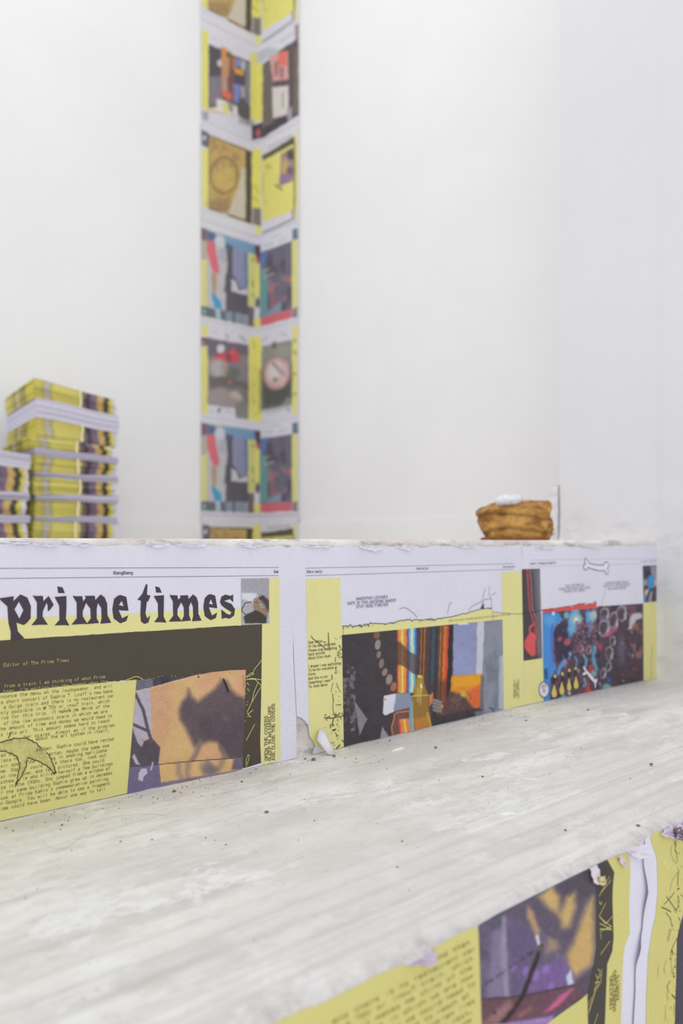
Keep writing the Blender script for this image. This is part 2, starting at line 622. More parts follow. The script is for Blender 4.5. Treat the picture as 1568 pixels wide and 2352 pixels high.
# ------------------------------------------------------------------ a stroke alphabet (cap 6, x-height 4, descender -2)
_G = {
 'A': '0 0 2 6 4 0;.7 2 3.3 2', 'B': '0 0 0 6 2.6 6 3.6 5.3 3.6 3.8 2.6 3.1 0 3.1;2.6 3.1 4 2.3 4 .8 2.8 0 0 0',
 'C': '4 4.6 3.6 5.6 2.6 6 1.2 5.7 .1 4.4 0 3 .1 1.6 1.2 .3 2.6 0 3.6 .4 4 1.4', 'D': '0 0 0 6 2.2 6 3.6 5.2 4 3 3.6 .8 2.2 0 0 0',
 'E': '4 .8 3.9 0 0 0 0 6 3.8 6 3.9 5.2;0 3.1 2.6 3.1', 'F': '0 0 0 6 3.8 6 3.9 5.2;0 3.1 2.6 3.1',
 'G': '4 4.6 3.6 5.6 2.6 6 1.2 5.7 .1 4.4 0 3 .1 1.6 1.2 .3 2.6 0 3.9 .6 3.9 2.6 2.6 2.6', 'H': '0 0 0 6;4 0 4 6;0 3.1 4 3.1',
 'I': '.8 0 .8 6', 'J': '2.6 6 2.6 1.2 1.8 0 .8 0 0 1.2', 'K': '0 0 0 6;4 6 .2 2.6;1.4 3.6 4 0', 'L': '0 6 0 0 3.8 0 3.9 .9',
 'M': '0 0 0 6 2.4 1.4 4.8 6 4.8 0', 'N': '0 0 0 6 4 0 4 6', 'O': '2 6 .7 5.4 0 3.9 0 2.1 .7 .6 2 0 3.3 .6 4 2.1 4 3.9 3.3 5.4 2 6',
 'P': '0 0 0 6 2.8 6 3.8 5.3 3.8 3.6 2.8 2.8 0 2.8', 'Q': '2 6 .7 5.4 0 3.9 0 2.1 .7 .6 2 0 3.3 .6 4 2.1 4 3.9 3.3 5.4 2 6;2.4 1.4 4 -.6',
 'R': '0 0 0 6 2.8 6 3.8 5.3 3.8 3.8 2.8 3 0 3;2.2 3 4 0', 'S': '3.8 4.8 3.4 5.7 2.2 6 .8 5.7 .3 4.6 .9 3.5 3 2.7 3.8 1.6 3.4 .4 2 0 .6 .4 .1 1.4',
 'T': '2 0 2 6;0 5 .1 6 3.9 6 4 5', 'U': '0 6 0 1.6 .8 .3 2 0 3.2 .3 4 1.6 4 6', 'V': '0 6 2 0 4 6', 'W': '0 6 1.3 0 2.5 5 3.7 0 5 6', 'X': '0 0 4 6;0 6 4 0',
 'Y': '2 0 2 2.8 0 6;2 2.8 4 6', 'Z': '.1 5 .2 6 4 6 0 0 4 0 4.1 1',
 'a': '.4 3.4 1.2 4 2.4 4 3.2 3.2 3.2 0;3.2 2.4 1 2.2 .1 1.4 .3 .3 1.3 0 2.5 .3 3.2 1.2', 'b': '0 6 0 0;0 2.8 .9 3.9 2.2 4 3.3 3 3.3 1 2.2 0 .9 .1 0 1.2',
 'c': '3.2 3.1 2.5 3.9 1.2 4 .2 3 0 2 .2 1 1.2 0 2.5 .1 3.2 .9', 'd': '3.2 6 3.2 0;3.2 2.8 2.3 3.9 1 4 0 3 0 1 1 0 2.3 .1 3.2 1.2',
 'e': '0 2.1 3.2 2.1 3.1 3.2 2.3 4 1 4 .1 3 0 1.2 .9 .1 2.3 0 3.1 .8', 'f': '1 0 1 5 1.6 6 2.6 5.9;.1 4 2.3 4',
 'g': '3.2 4 3.2 -1 2.4 -2 1 -2 .2 -1.4;3.2 2.8 2.3 3.9 1 4 0 3 0 1.2 1 .3 2.3 .4 3.2 1.4', 'h': '0 0 0 6;0 2.8 1 3.9 2.3 4 3.1 3.1 3.1 0',
 'i': '.8 0 .8 4;.8 5.4 .8 5.9', 'j': '1.4 4 1.4 -1.2 .6 -2 0 -1.9;1.4 5.4 1.4 5.9', 'k': '0 0 0 6;3 4 .1 1.7;1.1 2.5 3.1 0', 'l': '.8 0 .8 6',
 'm': '0 0 0 4;0 3 .8 3.9 1.7 3.9 2.2 3.1 2.2 0;2.2 3 3 3.9 3.9 3.9 4.4 3.1 4.4 0', 'n': '0 0 0 4;0 2.8 1 3.9 2.3 4 3.1 3.1 3.1 0',
 'o': '1.65 4 .5 3.5 0 2 .5 .5 1.65 0 2.8 .5 3.3 2 2.8 3.5 1.65 4', 'p': '0 4 0 -2;0 2.8 .9 3.9 2.2 4 3.3 3 3.3 1 2.2 0 .9 .1 0 1.2',
 'q': '3.2 4 3.2 -2;3.2 2.8 2.3 3.9 1 4 0 3 0 1 1 0 2.3 .1 3.2 1.2', 'r': '0 0 0 4;0 2.6 .8 3.8 2.2 4', 's': '2.8 3.3 2 4 .9 4 .2 3.2 .6 2.4 2.2 1.8 2.9 1 2.3 .1 .9 0 0 .7',
 't': '1 5.4 1 .9 1.6 0 2.6 .3;0 4 2.4 4', 'u': '0 4 0 1 .9 0 2.2 .1 3.1 1.2;3.1 4 3.1 0', 'v': '0 4 1.6 0 3.2 4', 'w': '0 4 1 0 2.2 3.4 3.4 0 4.4 4', 'x': '0 0 3.2 4;0 4 3.2 0',
 'y': '0 4 1.7 0;3.3 4 1.2 -2 0 -2', 'z': '.1 4 3 4 0 0 3.1 0',
 '0': '2 6 .7 5.4 .2 3 .7 .6 2 0 3.3 .6 3.8 3 3.3 5.4 2 6', '1': '.4 4.8 2 6 2 0;.6 0 3.4 0', '3': '.3 5.2 1.4 6 2.8 5.9 3.5 4.8 2.9 3.5 1.6 3.2 3.1 2.8 3.8 1.4 2.8 .1 1.2 0 .1 .9',
 '9': '3.6 3.8 2.8 2.9 1.3 2.8 .3 3.8 .4 5.3 1.7 6 3.1 5.6 3.7 4 3.2 1.6 1.8 0', '.': '.3 0 .5 .4', ',': '.6 .4 .2 -1', "'": '.5 6 .4 4.8', '-': '.2 2.2 2.6 2.2', '_': '0 0 3.6 0',
 '&': '4 0 .8 4.6 1.4 6 2.4 5.6 2.3 4.4 .2 2.2 .2 .9 1.4 0 3 .6 3.9 2.4', ' ': '',
}
_GC = {}


def glyph(ch):
    if ch not in _GC:
        pls = []
        for seg in _G.get(ch, '').split(';'):
            n = [float(t) for t in seg.split()]
            if n: pls.append([(n[i], n[i + 1]) for i in range(0, len(n), 2)])
        xs = [p[0] for pl in pls for p in pl]
        w = max(xs) if xs else 2.0
        if ch in 'Iil': w = 1.6
        _GC[ch] = (pls, w)
    return _GC[ch]

# ------------------------------------------------------------------ setting
RISE = 0.0076


def ledge_z(X):
    return EYE + 0.0167 + RISE * (X - 0.4326)


TB_X = [-0.6, 0.4326, 0.5896, 0.8647, 1.427, 1.60, 1.96]
TB_Z = [-0.2975, -0.2938, -0.2924, -0.2926, -0.2836, -0.2842, -0.2828]


def tread_z(X, Y):
    zb = EYE + np.interp(X, TB_X, TB_Z)
    zf = EYE - 0.297 + 0.018 * (X - 0.4)
    t = np.clip((Y - Y_LOW) / (Y_RISER - Y_LOW), 0, 1)
    return zf + (zb - zf) * t


def structure():
    tag(box('floor', -2.5, 3.0, -2.0, 1.2, -0.05, 0.0, M_WALL), 'white ground floor in front of the lowest step', 'floor', kind='structure')
    tag(box('wall_left', -2.5, 2.62, Y_BACK, Y_BACK + 0.1, 0.0, 4.2, M_WALL), 'smooth white wall behind the newspaper bundles', 'wall', kind='structure')
    tag(box('wall_right', X_RIGHT, X_RIGHT + 0.2, 1.2, Y_BACK, 0.0, 4.2, M_WALL), 'smooth white wall behind the pastry, right of the pasted corner column', 'wall', kind='structure')
    tag(box('baseboard_left', -2.5, X_RIGHT, Y_BACK - 0.006, Y_BACK, 0.5, EYE + 0.119, M_WALL), 'low white baseboard behind the newspaper bundles', 'baseboard', kind='structure')
    tag(box('baseboard_right', X_RIGHT - 0.006, X_RIGHT, 1.23, Y_BACK - 0.006, 0.5, EYE + 0.119, M_WALL), 'low white baseboard behind the pastry', 'baseboard', kind='structure')
    # pilaster on the right: one grid so the plaster can be uneven
    v, f = [], []
    ys = np.concatenate([np.linspace(-1.2, 0.6, 10), np.linspace(0.65, 1.23, 60)])
    zs = np.concatenate([np.linspace(0.0, 0.28, 6), np.linspace(0.3, 0.85, 70), np.linspace(0.9, 4.2, 40)])
    Yg, Zg = np.meshgrid(ys, zs)
    rough = 0.007 * (fbm(Yg * 14, Zg * 14, 21) - 0.5) * np.exp(-np.clip(Zg - EYE - 0.1, 0, 9) / 0.1) + 0.003 * (fbm(Yg * 4, Zg * 4, 8) - 0.5)
    foot = 0.008 * np.exp(-np.clip(Zg - EYE - 0.028, 0, 9) / 0.012) * (Yg > 0.97)
    step = 0.004 * sstep(0.972, 0.962, Yg)
    Xg = X_PIL - rough - foot - step
    nu, nv = len(ys), len(zs)
    v = np.stack([Xg, Yg, Zg], -1).reshape(-1, 3).tolist()
    f = [(j * nu + i, (j + 1) * nu + i, (j + 1) * nu + i + 1, j * nu + i + 1) for j in range(nv - 1) for i in range(nu - 1)]
    n = len(v)
    v += [(X_RIGHT + 0.2, 1.23, z) for z in zs] + [tuple(v[j * nu + nu - 1]) for j in range(nv)]
    f += [(n + nv + j, n + nv + j + 1, n + j + 1, n + j) for j in range(nv - 1)]
    o = mesh_obj('wall_right_pier', v, f, M_PIL, None, None, True)
    tag(o, 'rough white plastered wall pier that ends the steps', 'wall', kind='structure')
    # leftover plaster ridge standing off the pier, with a dark gap
    v, f = [], []
    zs = np.linspace(ledge_z(1.95) - 0.004, EYE + 0.168, 26)
    for k, z in enumerate(zs):
        w = 0.020 + 0.010 * vnoise(k * 0.7, 3.0, 4) - 0.012 * sstep(0.8, 1, k / 25)
        j = 0.004 * (vnoise(k * 0.8, 1.0, 9) - 0.5)
        for (dx, dy) in ((0, 0), (0, 1), (1, 1), (1, 0)):
            v.append((X_PIL + 0.004 + j + dx * 0.05, 1.238 + dy * w, z))
    for k in range(25):
        for i in range(4):
            a, b = k * 4 + i, k * 4 + (i + 1) % 4
            f.append((a, b, b + 4, a + 4))
    f += [(3, 2, 1, 0), tuple(100 + i for i in range(4))]
    tag(mesh_obj('trim_1', v, f, M_PIL), 'ragged leftover plaster ridge on the pier edge beside the pastry', 'plaster ridge', kind='structure')

    # platform: top, chipped nosing and riser
    xs = np.linspace(-0.8, X_PIL, 440)
    prof = [(2.99, 0.0), (1.6, 0.0), (1.05, 0.0), (1.0, 0.0), (0.987, -0.0005), (0.981, -0.002), (0.9775, -0.005), (0.976, -0.009), (0.9765, -0.013), (0.977, -0.02), (0.977, -0.12), (0.977, -0.33)]
    v, f = [], []
    m = len(prof)
    for x in xs:
        zt = float(ledge_z(x))
        for k, (y, dz) in enumerate(prof):
            jz = jy = 0
            if 3 < k < 10:
                jz = 0.0022 * (fbm(x * 24, k * 0.6, 2) - 0.5)
                jy = 0.006 * (fbm(x * 20, k * 0.9, 6) - 0.45)
                chip = sstep(0.60, 0.72, fbm(x * 9, 0.3, 11, 3)) * math.exp(-((k - 6.5) / 2.0) ** 2)
                jy += 0.005 * chip; jz -= 0.0015 * chip
                jy = min(max(jy, -0.0005), 0.008)
            v.append((x, y + jy, zt + dz + jz))
    for i in range(len(xs) - 1):
        for k in range(m - 1):
            f.append((i * m + k, i * m + k + 1, (i + 1) * m + k + 1, (i + 1) * m + k))
    n = len(v)
    # rest of the platform floor behind the pier
    zt = float(ledge_z(X_PIL))
    v += [(X_PIL, 1.23, zt), (X_RIGHT, 1.23, zt + 0.003), (X_RIGHT, 2.99, zt + 0.003), (X_PIL, 2.99, zt)]
    f.append((n, n + 1, n + 2, n + 3))
    v += [(-0.8, 2.99, float(ledge_z(-0.8))), (-2.5, 2.99, float(ledge_z(-0.8))), (-2.5, 0.977, float(ledge_z(-0.8))), (-0.8, 0.977, float(ledge_z(-0.8))), (-2.5, 0.977, 0), (-0.8, 0.977, 0)]
    f += [(n + 4, n + 5, n + 6, n + 7), (n + 7, n + 6, n + 8, n + 9)]
    o = mesh_obj('upper_platform', v, f, M_LIP, None, None, True)
    tag(o, 'white plastered upper platform with a chipped front edge', 'platform', kind='structure')

    # lower step: tread with a worn rounded nosing, then its riser
    xs = np.linspace(-0.75, X_PIL, 560)
    ys = np.concatenate([np.linspace(Y_RISER + 0.004, 0.50, 110), 0.455 + 0.045 * np.cos(np.linspace(0.12, math.pi / 2, 12))])
    drop = np.concatenate([np.zeros(110), 0.022 * (1 - np.sin(np.linspace(math.pi / 2 - 0.12, 0, 12)))])
    Xg, Yg = np.meshgrid(xs, ys)
    Zg = tread_z(Xg, Yg) - drop[:, None]
    bumpy = 0.0014 * (fbm(Xg * 6, Yg * 14, 31) - 0.5) + 0.0014 * (fbm(Xg * 26, Yg * 40, 35) - 0.5)
    edge = sstep(0.56, 0.46, Yg)
    ridges = 0.0018 * np.sin(Yg * 210 + 2.5 * fbm(Xg * 3, Yg * 6, 4)) * sstep(0.66, 0.58, Yg)
    Zg = Zg + bumpy * sstep(Y_RISER, Y_RISER - 0.03, Yg) + ridges + edge * 0.0026 * (fbm(Xg * 45, Yg * 45, 44, 5) - 0.5)
    Yg2 = Yg + 0.006 * (fbm(Xg * 70, Yg * 18 + 7, 48) - 0.35) * (drop[:, None] / 0.022)
    Yg2 = np.where(drop[:, None] > 0, np.maximum(Yg2, 0.4575), Yg2)
    nu, nv = len(xs), len(ys)
    v = np.stack([Xg, Yg2, Zg], -1).reshape(-1, 3).tolist()
    f = [(j * nu + i, (j + 1) * nu + i, (j + 1) * nu + i + 1, j * nu + i + 1) for j in range(nv - 1) for i in range(nu - 1)]
    n = len(v)
    v += [(x, 0.4575, 0.0) for x in xs]
    f += [((nv - 1) * nu + i, n + i, n + i + 1, (nv - 1) * nu + i + 1) for i in range(nu - 1)]
    o = mesh_obj('lower_step', v, f, M_TREAD, None, None, True)
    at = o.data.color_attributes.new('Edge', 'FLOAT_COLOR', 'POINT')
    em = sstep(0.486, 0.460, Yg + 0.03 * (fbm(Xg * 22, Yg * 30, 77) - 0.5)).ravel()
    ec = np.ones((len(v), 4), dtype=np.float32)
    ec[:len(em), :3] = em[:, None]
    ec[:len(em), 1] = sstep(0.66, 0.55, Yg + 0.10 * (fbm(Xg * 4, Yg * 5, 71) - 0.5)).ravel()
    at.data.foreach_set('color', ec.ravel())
    tag(o, 'worn off-white plaster step with a rounded crumbling front edge', 'step', kind='structure')


structure()

# ------------------------------------------------------------------ colours used in print
WHITE = (216, 214, 227)
YEL = (220, 215, 150)
YEL2 = (212, 206, 134)
DARK = (80, 73, 64)
INK = (72, 64, 74)
BROWN = (118, 104, 68)
NAVY = (58, 60, 92)


def jag_top(x0, x1, yfun, amp, seed, step=6):
    xs = np.arange(x0, x1 + 0.1, step)
    n = fbm(xs / 22.0, xs * 0 + 0.5, seed, 4)
    return [(float(x), float(yfun(x) + amp * (a - 0.35))) for x, a in zip(xs, n)]


def dashes(part, pts, n, seed, col, w=(0.8, 2.2), L=(2, 9), spread=8, layer=4, ang=None):
    """broken ink marks scattered along a path"""
    rnd = random.Random(seed)
    P = np.asarray(pts, float)
    seg = np.linalg.norm(P[1:] - P[:-1], axis=1)
    cum = np.concatenate([[0], np.cumsum(seg)])
    for _ in range(n):
        t = rnd.random() * cum[-1]
        x = np.interp(t, cum, P[:, 0]) + rnd.gauss(0, spread)
        y = np.interp(t, cum, P[:, 1]) + rnd.gauss(0, spread * 0.4)
        a = rnd.gauss(ang, 0.5) if ang is not None else rnd.random() * math.pi
        l = rnd.uniform(*L)
        q = [(x, y)]
        for k in range(2):
            a += rnd.gauss(0, 0.35)
            q.append((q[-1][0] + math.cos(a) * l / 2, q[-1][1] + math.sin(a) * l / 2))
        part.stroke(q, rnd.uniform(*w), col, layer)


def base_px(x, surf=R_UP):
    """pixel row where the riser meets the tread at pixel column x"""
    p = surf.unproj([(x, 1700.0)])[0]
    z = float(tread_z(p[0], Y_RISER))
    cy = ST * p[0] + CT * Y_RISER
    return HY - F * (z - EYE) / cy


def scrap(parent, pts, col, seed, lift=0.004, surf=None):
    surf = surf or R_LOW
    rnd = random.Random(seed)
    P = np.asarray(pts, float)
    cen = P.mean(0)
    ring = []
    for i in range(len(P)):
        a, b = P[i], P[(i + 1) % len(P)]
        for k in range(4):
            q = a + (b - a) * k / 4
            ring.append(q + np.array([rnd.uniform(-1.6, 1.6), rnd.uniform(-1.6, 1.6)]))
    ring = np.array(ring)
    mid = cen + (ring - cen) * 0.5
    allp = np.concatenate([ring, mid, cen[None]])
    sz = surf.unproj(allp)
    n = len(ring)
    V = surf.place(sz, 0.0015)
    for i in range(len(V)):
        V[i][1] -= lift * (rnd.uniform(0.3, 1.0) if i < n else rnd.uniform(0.0, 0.5))
    f = []
    for i in range(n):
        j = (i + 1) % n
        f += [(i, j, n + j, n + i), (n + i, n + j, 2 * n)]
    o = mesh_obj('torn_scrap', V, f, M_PRINT, parent, np.tile(alb(col), (len(V), 1)), False)
    o.modifiers.new('thick', 'SOLIDIFY').thickness = 0.0004
    return o


# ---- sheet 1: the masthead page
def sheet_masthead():
    t = empty('newspaper_page', (0.45, Y_RISER, 0.311), 'newspaper front page reading prime times, pasted on the upper riser', 'newspaper', 'newspaper pages pasted along the upper riser')
    zb = lambda x: base_px(x)
    p = Part(R_UP)
    top = jag_top(-260, 672, lambda x: 1249 + x * 0.006, 14, 3)
    bottom = [(x, zb(x) - 1 + 2 * (vnoise(x / 13.0, 0, 5) - .5)) for x in range(680, -261, -20)]
    p.poly(top + [(672, 1505), (679, 1640)] + bottom, WHITE, 0)
    p.build('paper', t)
    p = Part(R_UP)
    for pts in ([(-200, 1306), (638, 1303.5)], [(-200, 1329.5), (0, 1328.6), (300, 1325.5), (638, 1322)]):
        p.stroke(pts, 1.1, (120, 95, 120), 2)
    p.build('header_rule', t)
    p = Part(R_UP)
    p.text('BangBang', (259.5, 1319), (303, 1318.5), 6.6, (70, 50, 70), w=0.9)
    p.build('header_lettering', t)
    p = Part(R_UP)
    p.text('Bar', (628, 1316), (638.5, 1315.5), 6.0, (70, 50, 70), w=0.9)
    p.build('header_lettering', t)
    # yellow ground
    p = Part(R_UP)
    p.poly([(-260, 1433), (0, 1421), (300, 1409), (552, 1397), (552, 1437), (300, 1452), (0, 1471), (-260, 1488)], YEL, 1)
    p.build('yellow_band', t)
    p = Part(R_UP)
    p.poly([(616, 1328), (639.5, 1328), (640.5, 1500), (642, 1660), (642.5, 1742), (620, 1751), (609, 1756), (601, 1755.5), (598, 1751), (596, 1704), (599, 1560), (600, 1434), (616, 1431)], YEL, 2)
    ymar = p.build('yellow_margin', t)
    p = Part(R_UP)
    p.poly([(-260, 1630), (0, 1592), (60, 1586), (150, 1575), (318, 1561), (310, 1666), (300, 1790), (300, 1820)] +
           [(x, zb(x) - 2) for x in range(300, -261, -25)], YEL2, 2)
    ygr = p.build('yellow_ground', t)
    p = Part(R_UP)
    rag = [(x, 1592 - (x * 0.103) + 3 * (vnoise(x / 5.0, 1, 3) - .5)) for x in range(0, 312, 4)]
    dk = [(-260, 1488), (0, 1470.5), (300, 1451), (552, 1436), (600, 1433.5), (600, 1500), (599, 1560), (596, 1704), (598, 1752), (560, 1764), (480, 1740), (312, 1566)]
    p.poly(dk + list(reversed(rag)) + [(-260, 1622)], DARK, 1)
    dkp = p.build('dark_panel', t)
    # masthead
    za, zc = zoomer(0, 1320, 5.2267), zoomer(290, 1320, 4.3556)
    p = Part(R_UP)
    G = [
        (za, [(-18, 283), (158, 258), (152, 318), (238, 236), (322, 275), (363, 378), (360, 522), (320, 572), (277, 604), (190, 575), (207, 680), (287, 765), (200, 775), (120, 782), (122, 685), (95, 580), (90, 520), (82, 380), (0, 305)], [[(220, 322), (274, 425), (226, 528), (166, 416)]]),
        (za, [(385, 247), (420, 255), (508, 254), (514, 318), (577, 254), (638, 360), (585, 430), (565, 434), (566, 370), (553, 335), (506, 440), (503, 500), (568, 600), (470, 600), (370, 607), (436, 523), (437, 335)], []),
        (za, [(682, 140), (744, 152), (771, 220), (692, 220)], []),
        (za, [(648, 267), (790, 255), (790, 400), (783, 528), (825, 610), (760, 604), (648, 608), (707, 540), (704, 370)], []),
        (za, [(864, 252), (900, 258), (980, 258), (990, 320), (1025, 278), (1008, 255), (1130, 252), (1136, 305), (1200, 237), (1247, 270), (1278, 345), (1282, 485), (1327, 576), (1197, 588), (1212, 520), (1208, 400), (1168, 337), (1152, 410), (1152, 522), (1182, 578), (1037, 592), (1000, 590), (850, 600), (914, 520), (914, 335)], [[(1025, 337), (1078, 408), (1082, 522), (1037, 582), (984, 497), (985, 438)]]),
        (za, [(1440, 244), (1508, 266), (1534, 432), (1415, 425), (1457, 522), (1530, 487), (1508, 555), (1436, 583), (1356, 525), (1341, 412), (1362, 290), (1410, 250)], [[(1453, 312), (1480, 380), (1418, 364)]]),
        (zc, [(192, 92), (206, 102), (200, 200), (236, 210), (210, 270), (200, 262), (184, 385), (203, 437), (232, 405), (215, 478), (174, 492), (140, 468), (134, 400), (140, 258), (104, 250), (155, 190)], []),
        (zc, [(284, 117), (325, 127), (348, 179), (293, 178)], []),
        (zc, [(268, 213), (370, 205), (368, 330), (366, 418), (394, 480), (350, 475), (272, 474), (312, 420), (310, 288)], []),
        (zc, [(426, 203), (505, 207), (512, 252), (540, 222), (527, 208), (612, 205), (615, 245), (662, 196), (696, 225), (712, 280), (713, 390), (746, 458), (650, 465), (662, 415), (660, 320), (640, 270), (620, 320), (620, 400), (638, 458), (546, 466), (418, 469), (462, 410), (460, 268)], [[(542, 275), (568, 325), (570, 410), (546, 460), (504, 405), (505, 345)]]),
        (zc, [(835, 194), (882, 210), (903, 335), (818, 325), (850, 408), (901, 378), (888, 432), (836, 455), (778, 415), (764, 325), (778, 235), (808, 203)], [[(840, 243), (862, 298), (818, 290)]]),
        (zc, [(985, 199), (1035, 212), (1061, 198), (1062, 275), (1030, 243), (970, 262), (1045, 292), (1080, 345), (1070, 410), (1025, 440), (985, 430), (948, 442), (942, 347), (1000, 392), (1030, 402), (1045, 375), (990, 340), (950, 310), (930, 275), (945, 218)], []),
    ]
    for z, outer, holes in G:
        p.poly(z(outer), INK, 3, [z(h) for h in holes])
    p.build('masthead_lettering', t, label='black angular blackletter masthead prime times')

    # small photo by the masthead: fly-like creature
    def fly(c):
        c.fill((168, 166, 172))
        c.poly([(1140, 40), (1420, 40), (1420, 190), (1140, 180)], (160, 158, 166), 20)
        c.poly([(1140, 180), (1290, 185), (1330, 260), (1290, 300), (1230, 265), (1150, 250)], (205, 205, 215), 14)
        c.ell(1215, 340, 70, 70, (170, 168, 176))
        c.line([(1240, 270), (1180, 285), (1150, 330), (1150, 370), (1190, 400)], 8, (58, 54, 56), 3)
        c.poly([(1165, 420), (1200, 395), (1290, 350), (1400, 400), (1395, 485), (1180, 485)], (68, 66, 60), 8)
        c.poly([(1260, 250), (1330, 215), (1410, 260), (1415, 370), (1390, 420), (1330, 370), (1260, 345)], (150, 125, 105), 14)
        c.poly([(1310, 240), (1350, 205), (1415, 250), (1420, 370), (1395, 330), (1360, 270)], (84, 70, 72), 12)
        for a in range(-160, 60, 17):
            r = math.radians(a)
            c.line([(1345 + 50 * math.cos(r), 300 + 55 * math.sin(r)), (1345 + 85 * math.cos(r), 300 + 105 * math.sin(r))], 6, (62, 54, 58), 3, .9)
        for k in range(6):
            c.line([(1160 + 25 * k, 190), (1230 + 20 * k, 262)], 5, (225, 225, 232), 3, .6)
        c.ell(1340, 300, 14, 9, (150, 186, 200), 30); c.ell(1356, 316, 12, 10, (130, 170, 190)); c.ell(1344, 326, 9, 7, (160, 180, 190)); c.ell(1350, 306, 5, 6, (80, 96, 110))
        c.grain(10, 12, 3)
    p = Part(R_UP)
    p.photo([(552, 1329), (616, 1328)], [(553, 1435.5), (616.5, 1431)], fly, (290, 1320, 4.3556), 3, 0.9)
    p.build('small_photo', t, label='small grey photo of a bristly creature')

    # big photo: shadow of a hand on a golden wall
    def shadow(c):
        c.fill((205, 171, 120))
        c.blot(120, 0.3, 0.75, (205, 160, 125), 4)
        c.poly([(240, 320), (430, 270), (420, 700), (300, 1000), (260, 900)], (198, 156, 122), 60, .75)
        c.poly([(110, 240), (280, 200), (740, 180), (690, 190), (480, 245), (280, 305), (115, 345)], (78, 72, 80), 6)
        c.poly([(120, 245), (270, 220), (275, 300), (120, 345)], (112, 106, 122), 6)
        c.poly([(340, 210), (420, 200), (410, 260), (345, 280)], (64, 60, 80), 10, .7)
        c.line([(115, 345), (280, 303), (720, 186)], 7, (222, 190, 150), 3)
        c.poly([(120, 345), (245, 312), (262, 720), (240, 770), (60, 760), (60, 640)], (178, 172, 186), 5)
        c.poly([(20, 640), (120, 690), (190, 790), (260, 760), (340, 850), (320, 1000), (0, 1060)], (88, 79, 88), 8)
        c.line([(115, 370), (180, 500), (215, 640), (260, 800)], 28, (92, 82, 92), 8)
        c.line([(90, 640), (230, 700)], 26, (92, 82, 92), 8)
        c.poly([(85, 670), (150, 700), (190, 800), (170, 845), (130, 800)], (172, 165, 178), 8)
        c.poly([(20, 660), (80, 640), (60, 1020), (20, 1020)], (88, 79, 88), 8)
        sh = (98, 86, 90)
        c.poly([(590, 320), (625, 395), (680, 435), (740, 385), (830, 320), (890, 240), (940, 250), (970, 320), (1030, 380), (1110, 400), (1130, 960), (960, 960), (900, 880), (850, 800), (780, 790), (700, 830), (640, 840), (600, 750), (560, 670), (515, 600), (505, 520), (530, 440), (575, 390)], sh, 34)
        c.poly([(700, 560), (1110, 500), (1120, 950), (950, 900), (860, 790), (700, 760)], (88, 76, 84), 40, .8)
        c.line([(700, 800), (660, 900), (630, 960)], 46, (132, 114, 102), 22, .85)
        c.line([(880, 850), (920, 930), (900, 960)], 40, (124, 108, 100), 20, .8)
        c.ell(930, 590, 40, 30, (112, 104, 112), 0, .8, .6)
        c.line([(908, 238), (930, 290), (950, 345)], 18, (52, 44, 44), 3)
        c.ell(682, 213, 8, 8, (50, 44, 44))
        c.line([(20, 1028), (330, 1000), (700, 965), (1090, 938)], 7, (66, 58, 60), 3)
        c.poly([(0, 1030), (330, 1003), (345, 1170), (330, 1300), (0, 1300)], (112, 104, 134), 6)
        c.poly([(330, 1005), (1090, 942), (1110, 1050), (700, 1120), (350, 1175)], (208, 172, 120), 5)
        c.poly([(340, 1165), (1120, 1040), (1120, 1090), (340, 1260)], (110, 102, 134), 10, .85)
        for q in ([(500, 1000), (505, 1080), (540, 1140)], [(590, 990), (580, 1080), (590, 1120)], [(760, 975), (800, 1040), (740, 1080)], [(900, 960), (870, 1030), (800, 1060)]):
            c.line(q, 50, (132, 116, 116), 26, .6)
        c.ell(780, 1045, 80, 46, (116, 104, 114), 20, .7, .8)
        c.poly([(1000, 945), (1095, 938), (1110, 1050), (980, 1050)], (108, 100, 122), 16)
        c.poly([(165, 1040), (215, 1035), (225, 1080), (190, 1110), (180, 1155), (140, 1140), (145, 1080)], (188, 182, 200), 6)
        c.poly([(85, 930), (105, 905), (130, 960), (160, 1005), (120, 1000)], (180, 172, 184), 8)
        c.line([(270, 985), (255, 1050)], 14, (180, 172, 184), 6)
        c.line([(1085, 200), (1090, 320)], 10, (160, 120, 80), 4, .7)
        c.grain(9, 9, 3); c.grain(60, 6, 8)
    p = Part(R_UP)
    p.photo([(312, 1561), (460, 1549), (480, 1544), (530, 1539), (562.5, 1538)], [(290.5, 1823)] + [(x, zb(x) - 2) for x in (340, 400, 460, 520, 555)], shadow, (280, 1500, 3.92), 4, 1.5, 3)
    p.build('shadow_photo', t, label='golden photo of a soft hand-like shadow')
    # typed letter
    A, B = zoomer(0, 1500, 5.2267), zoomer(0, 1680, 5.2267)
    L1 = [('Editor of The Prime Times', (38, 163), (820, 100)), ('from a train I am thinking of what Prime', (40, 415), (1255, 298)), ("been. I'm waiting for the moment when the", (35, 478), (1280, 355))]
    L2 = [('nounce the menu on the loudspeaker, and will', (0, 540), (1340, 408)), ("a short concert of Sophie T. Lvoff's new band.", (0, 608), (1365, 468)),
          ('a Ouigo train and there is no restaurant car', (35, 668), (1360, 525)), ('nly possible in a TGV or inouT train, which', (0, 735), (1305, 590)),
          ('ive for this trip. It makes me think of the', (0, 798), (1305, 648)), ('of the low economic scale in which we are', (35, 862), (1280, 712)),
          ('he amount of time and money we would need to', (0, 928), (1335, 765)), ('s into art. This amount seems hard to reach', (0, 995), (1305, 825)),
          ('her scales. Almost as if the problem', (280, 1025), (1360, 880)), ('about the art system in itself_', (420, 1047), (1305, 940))]
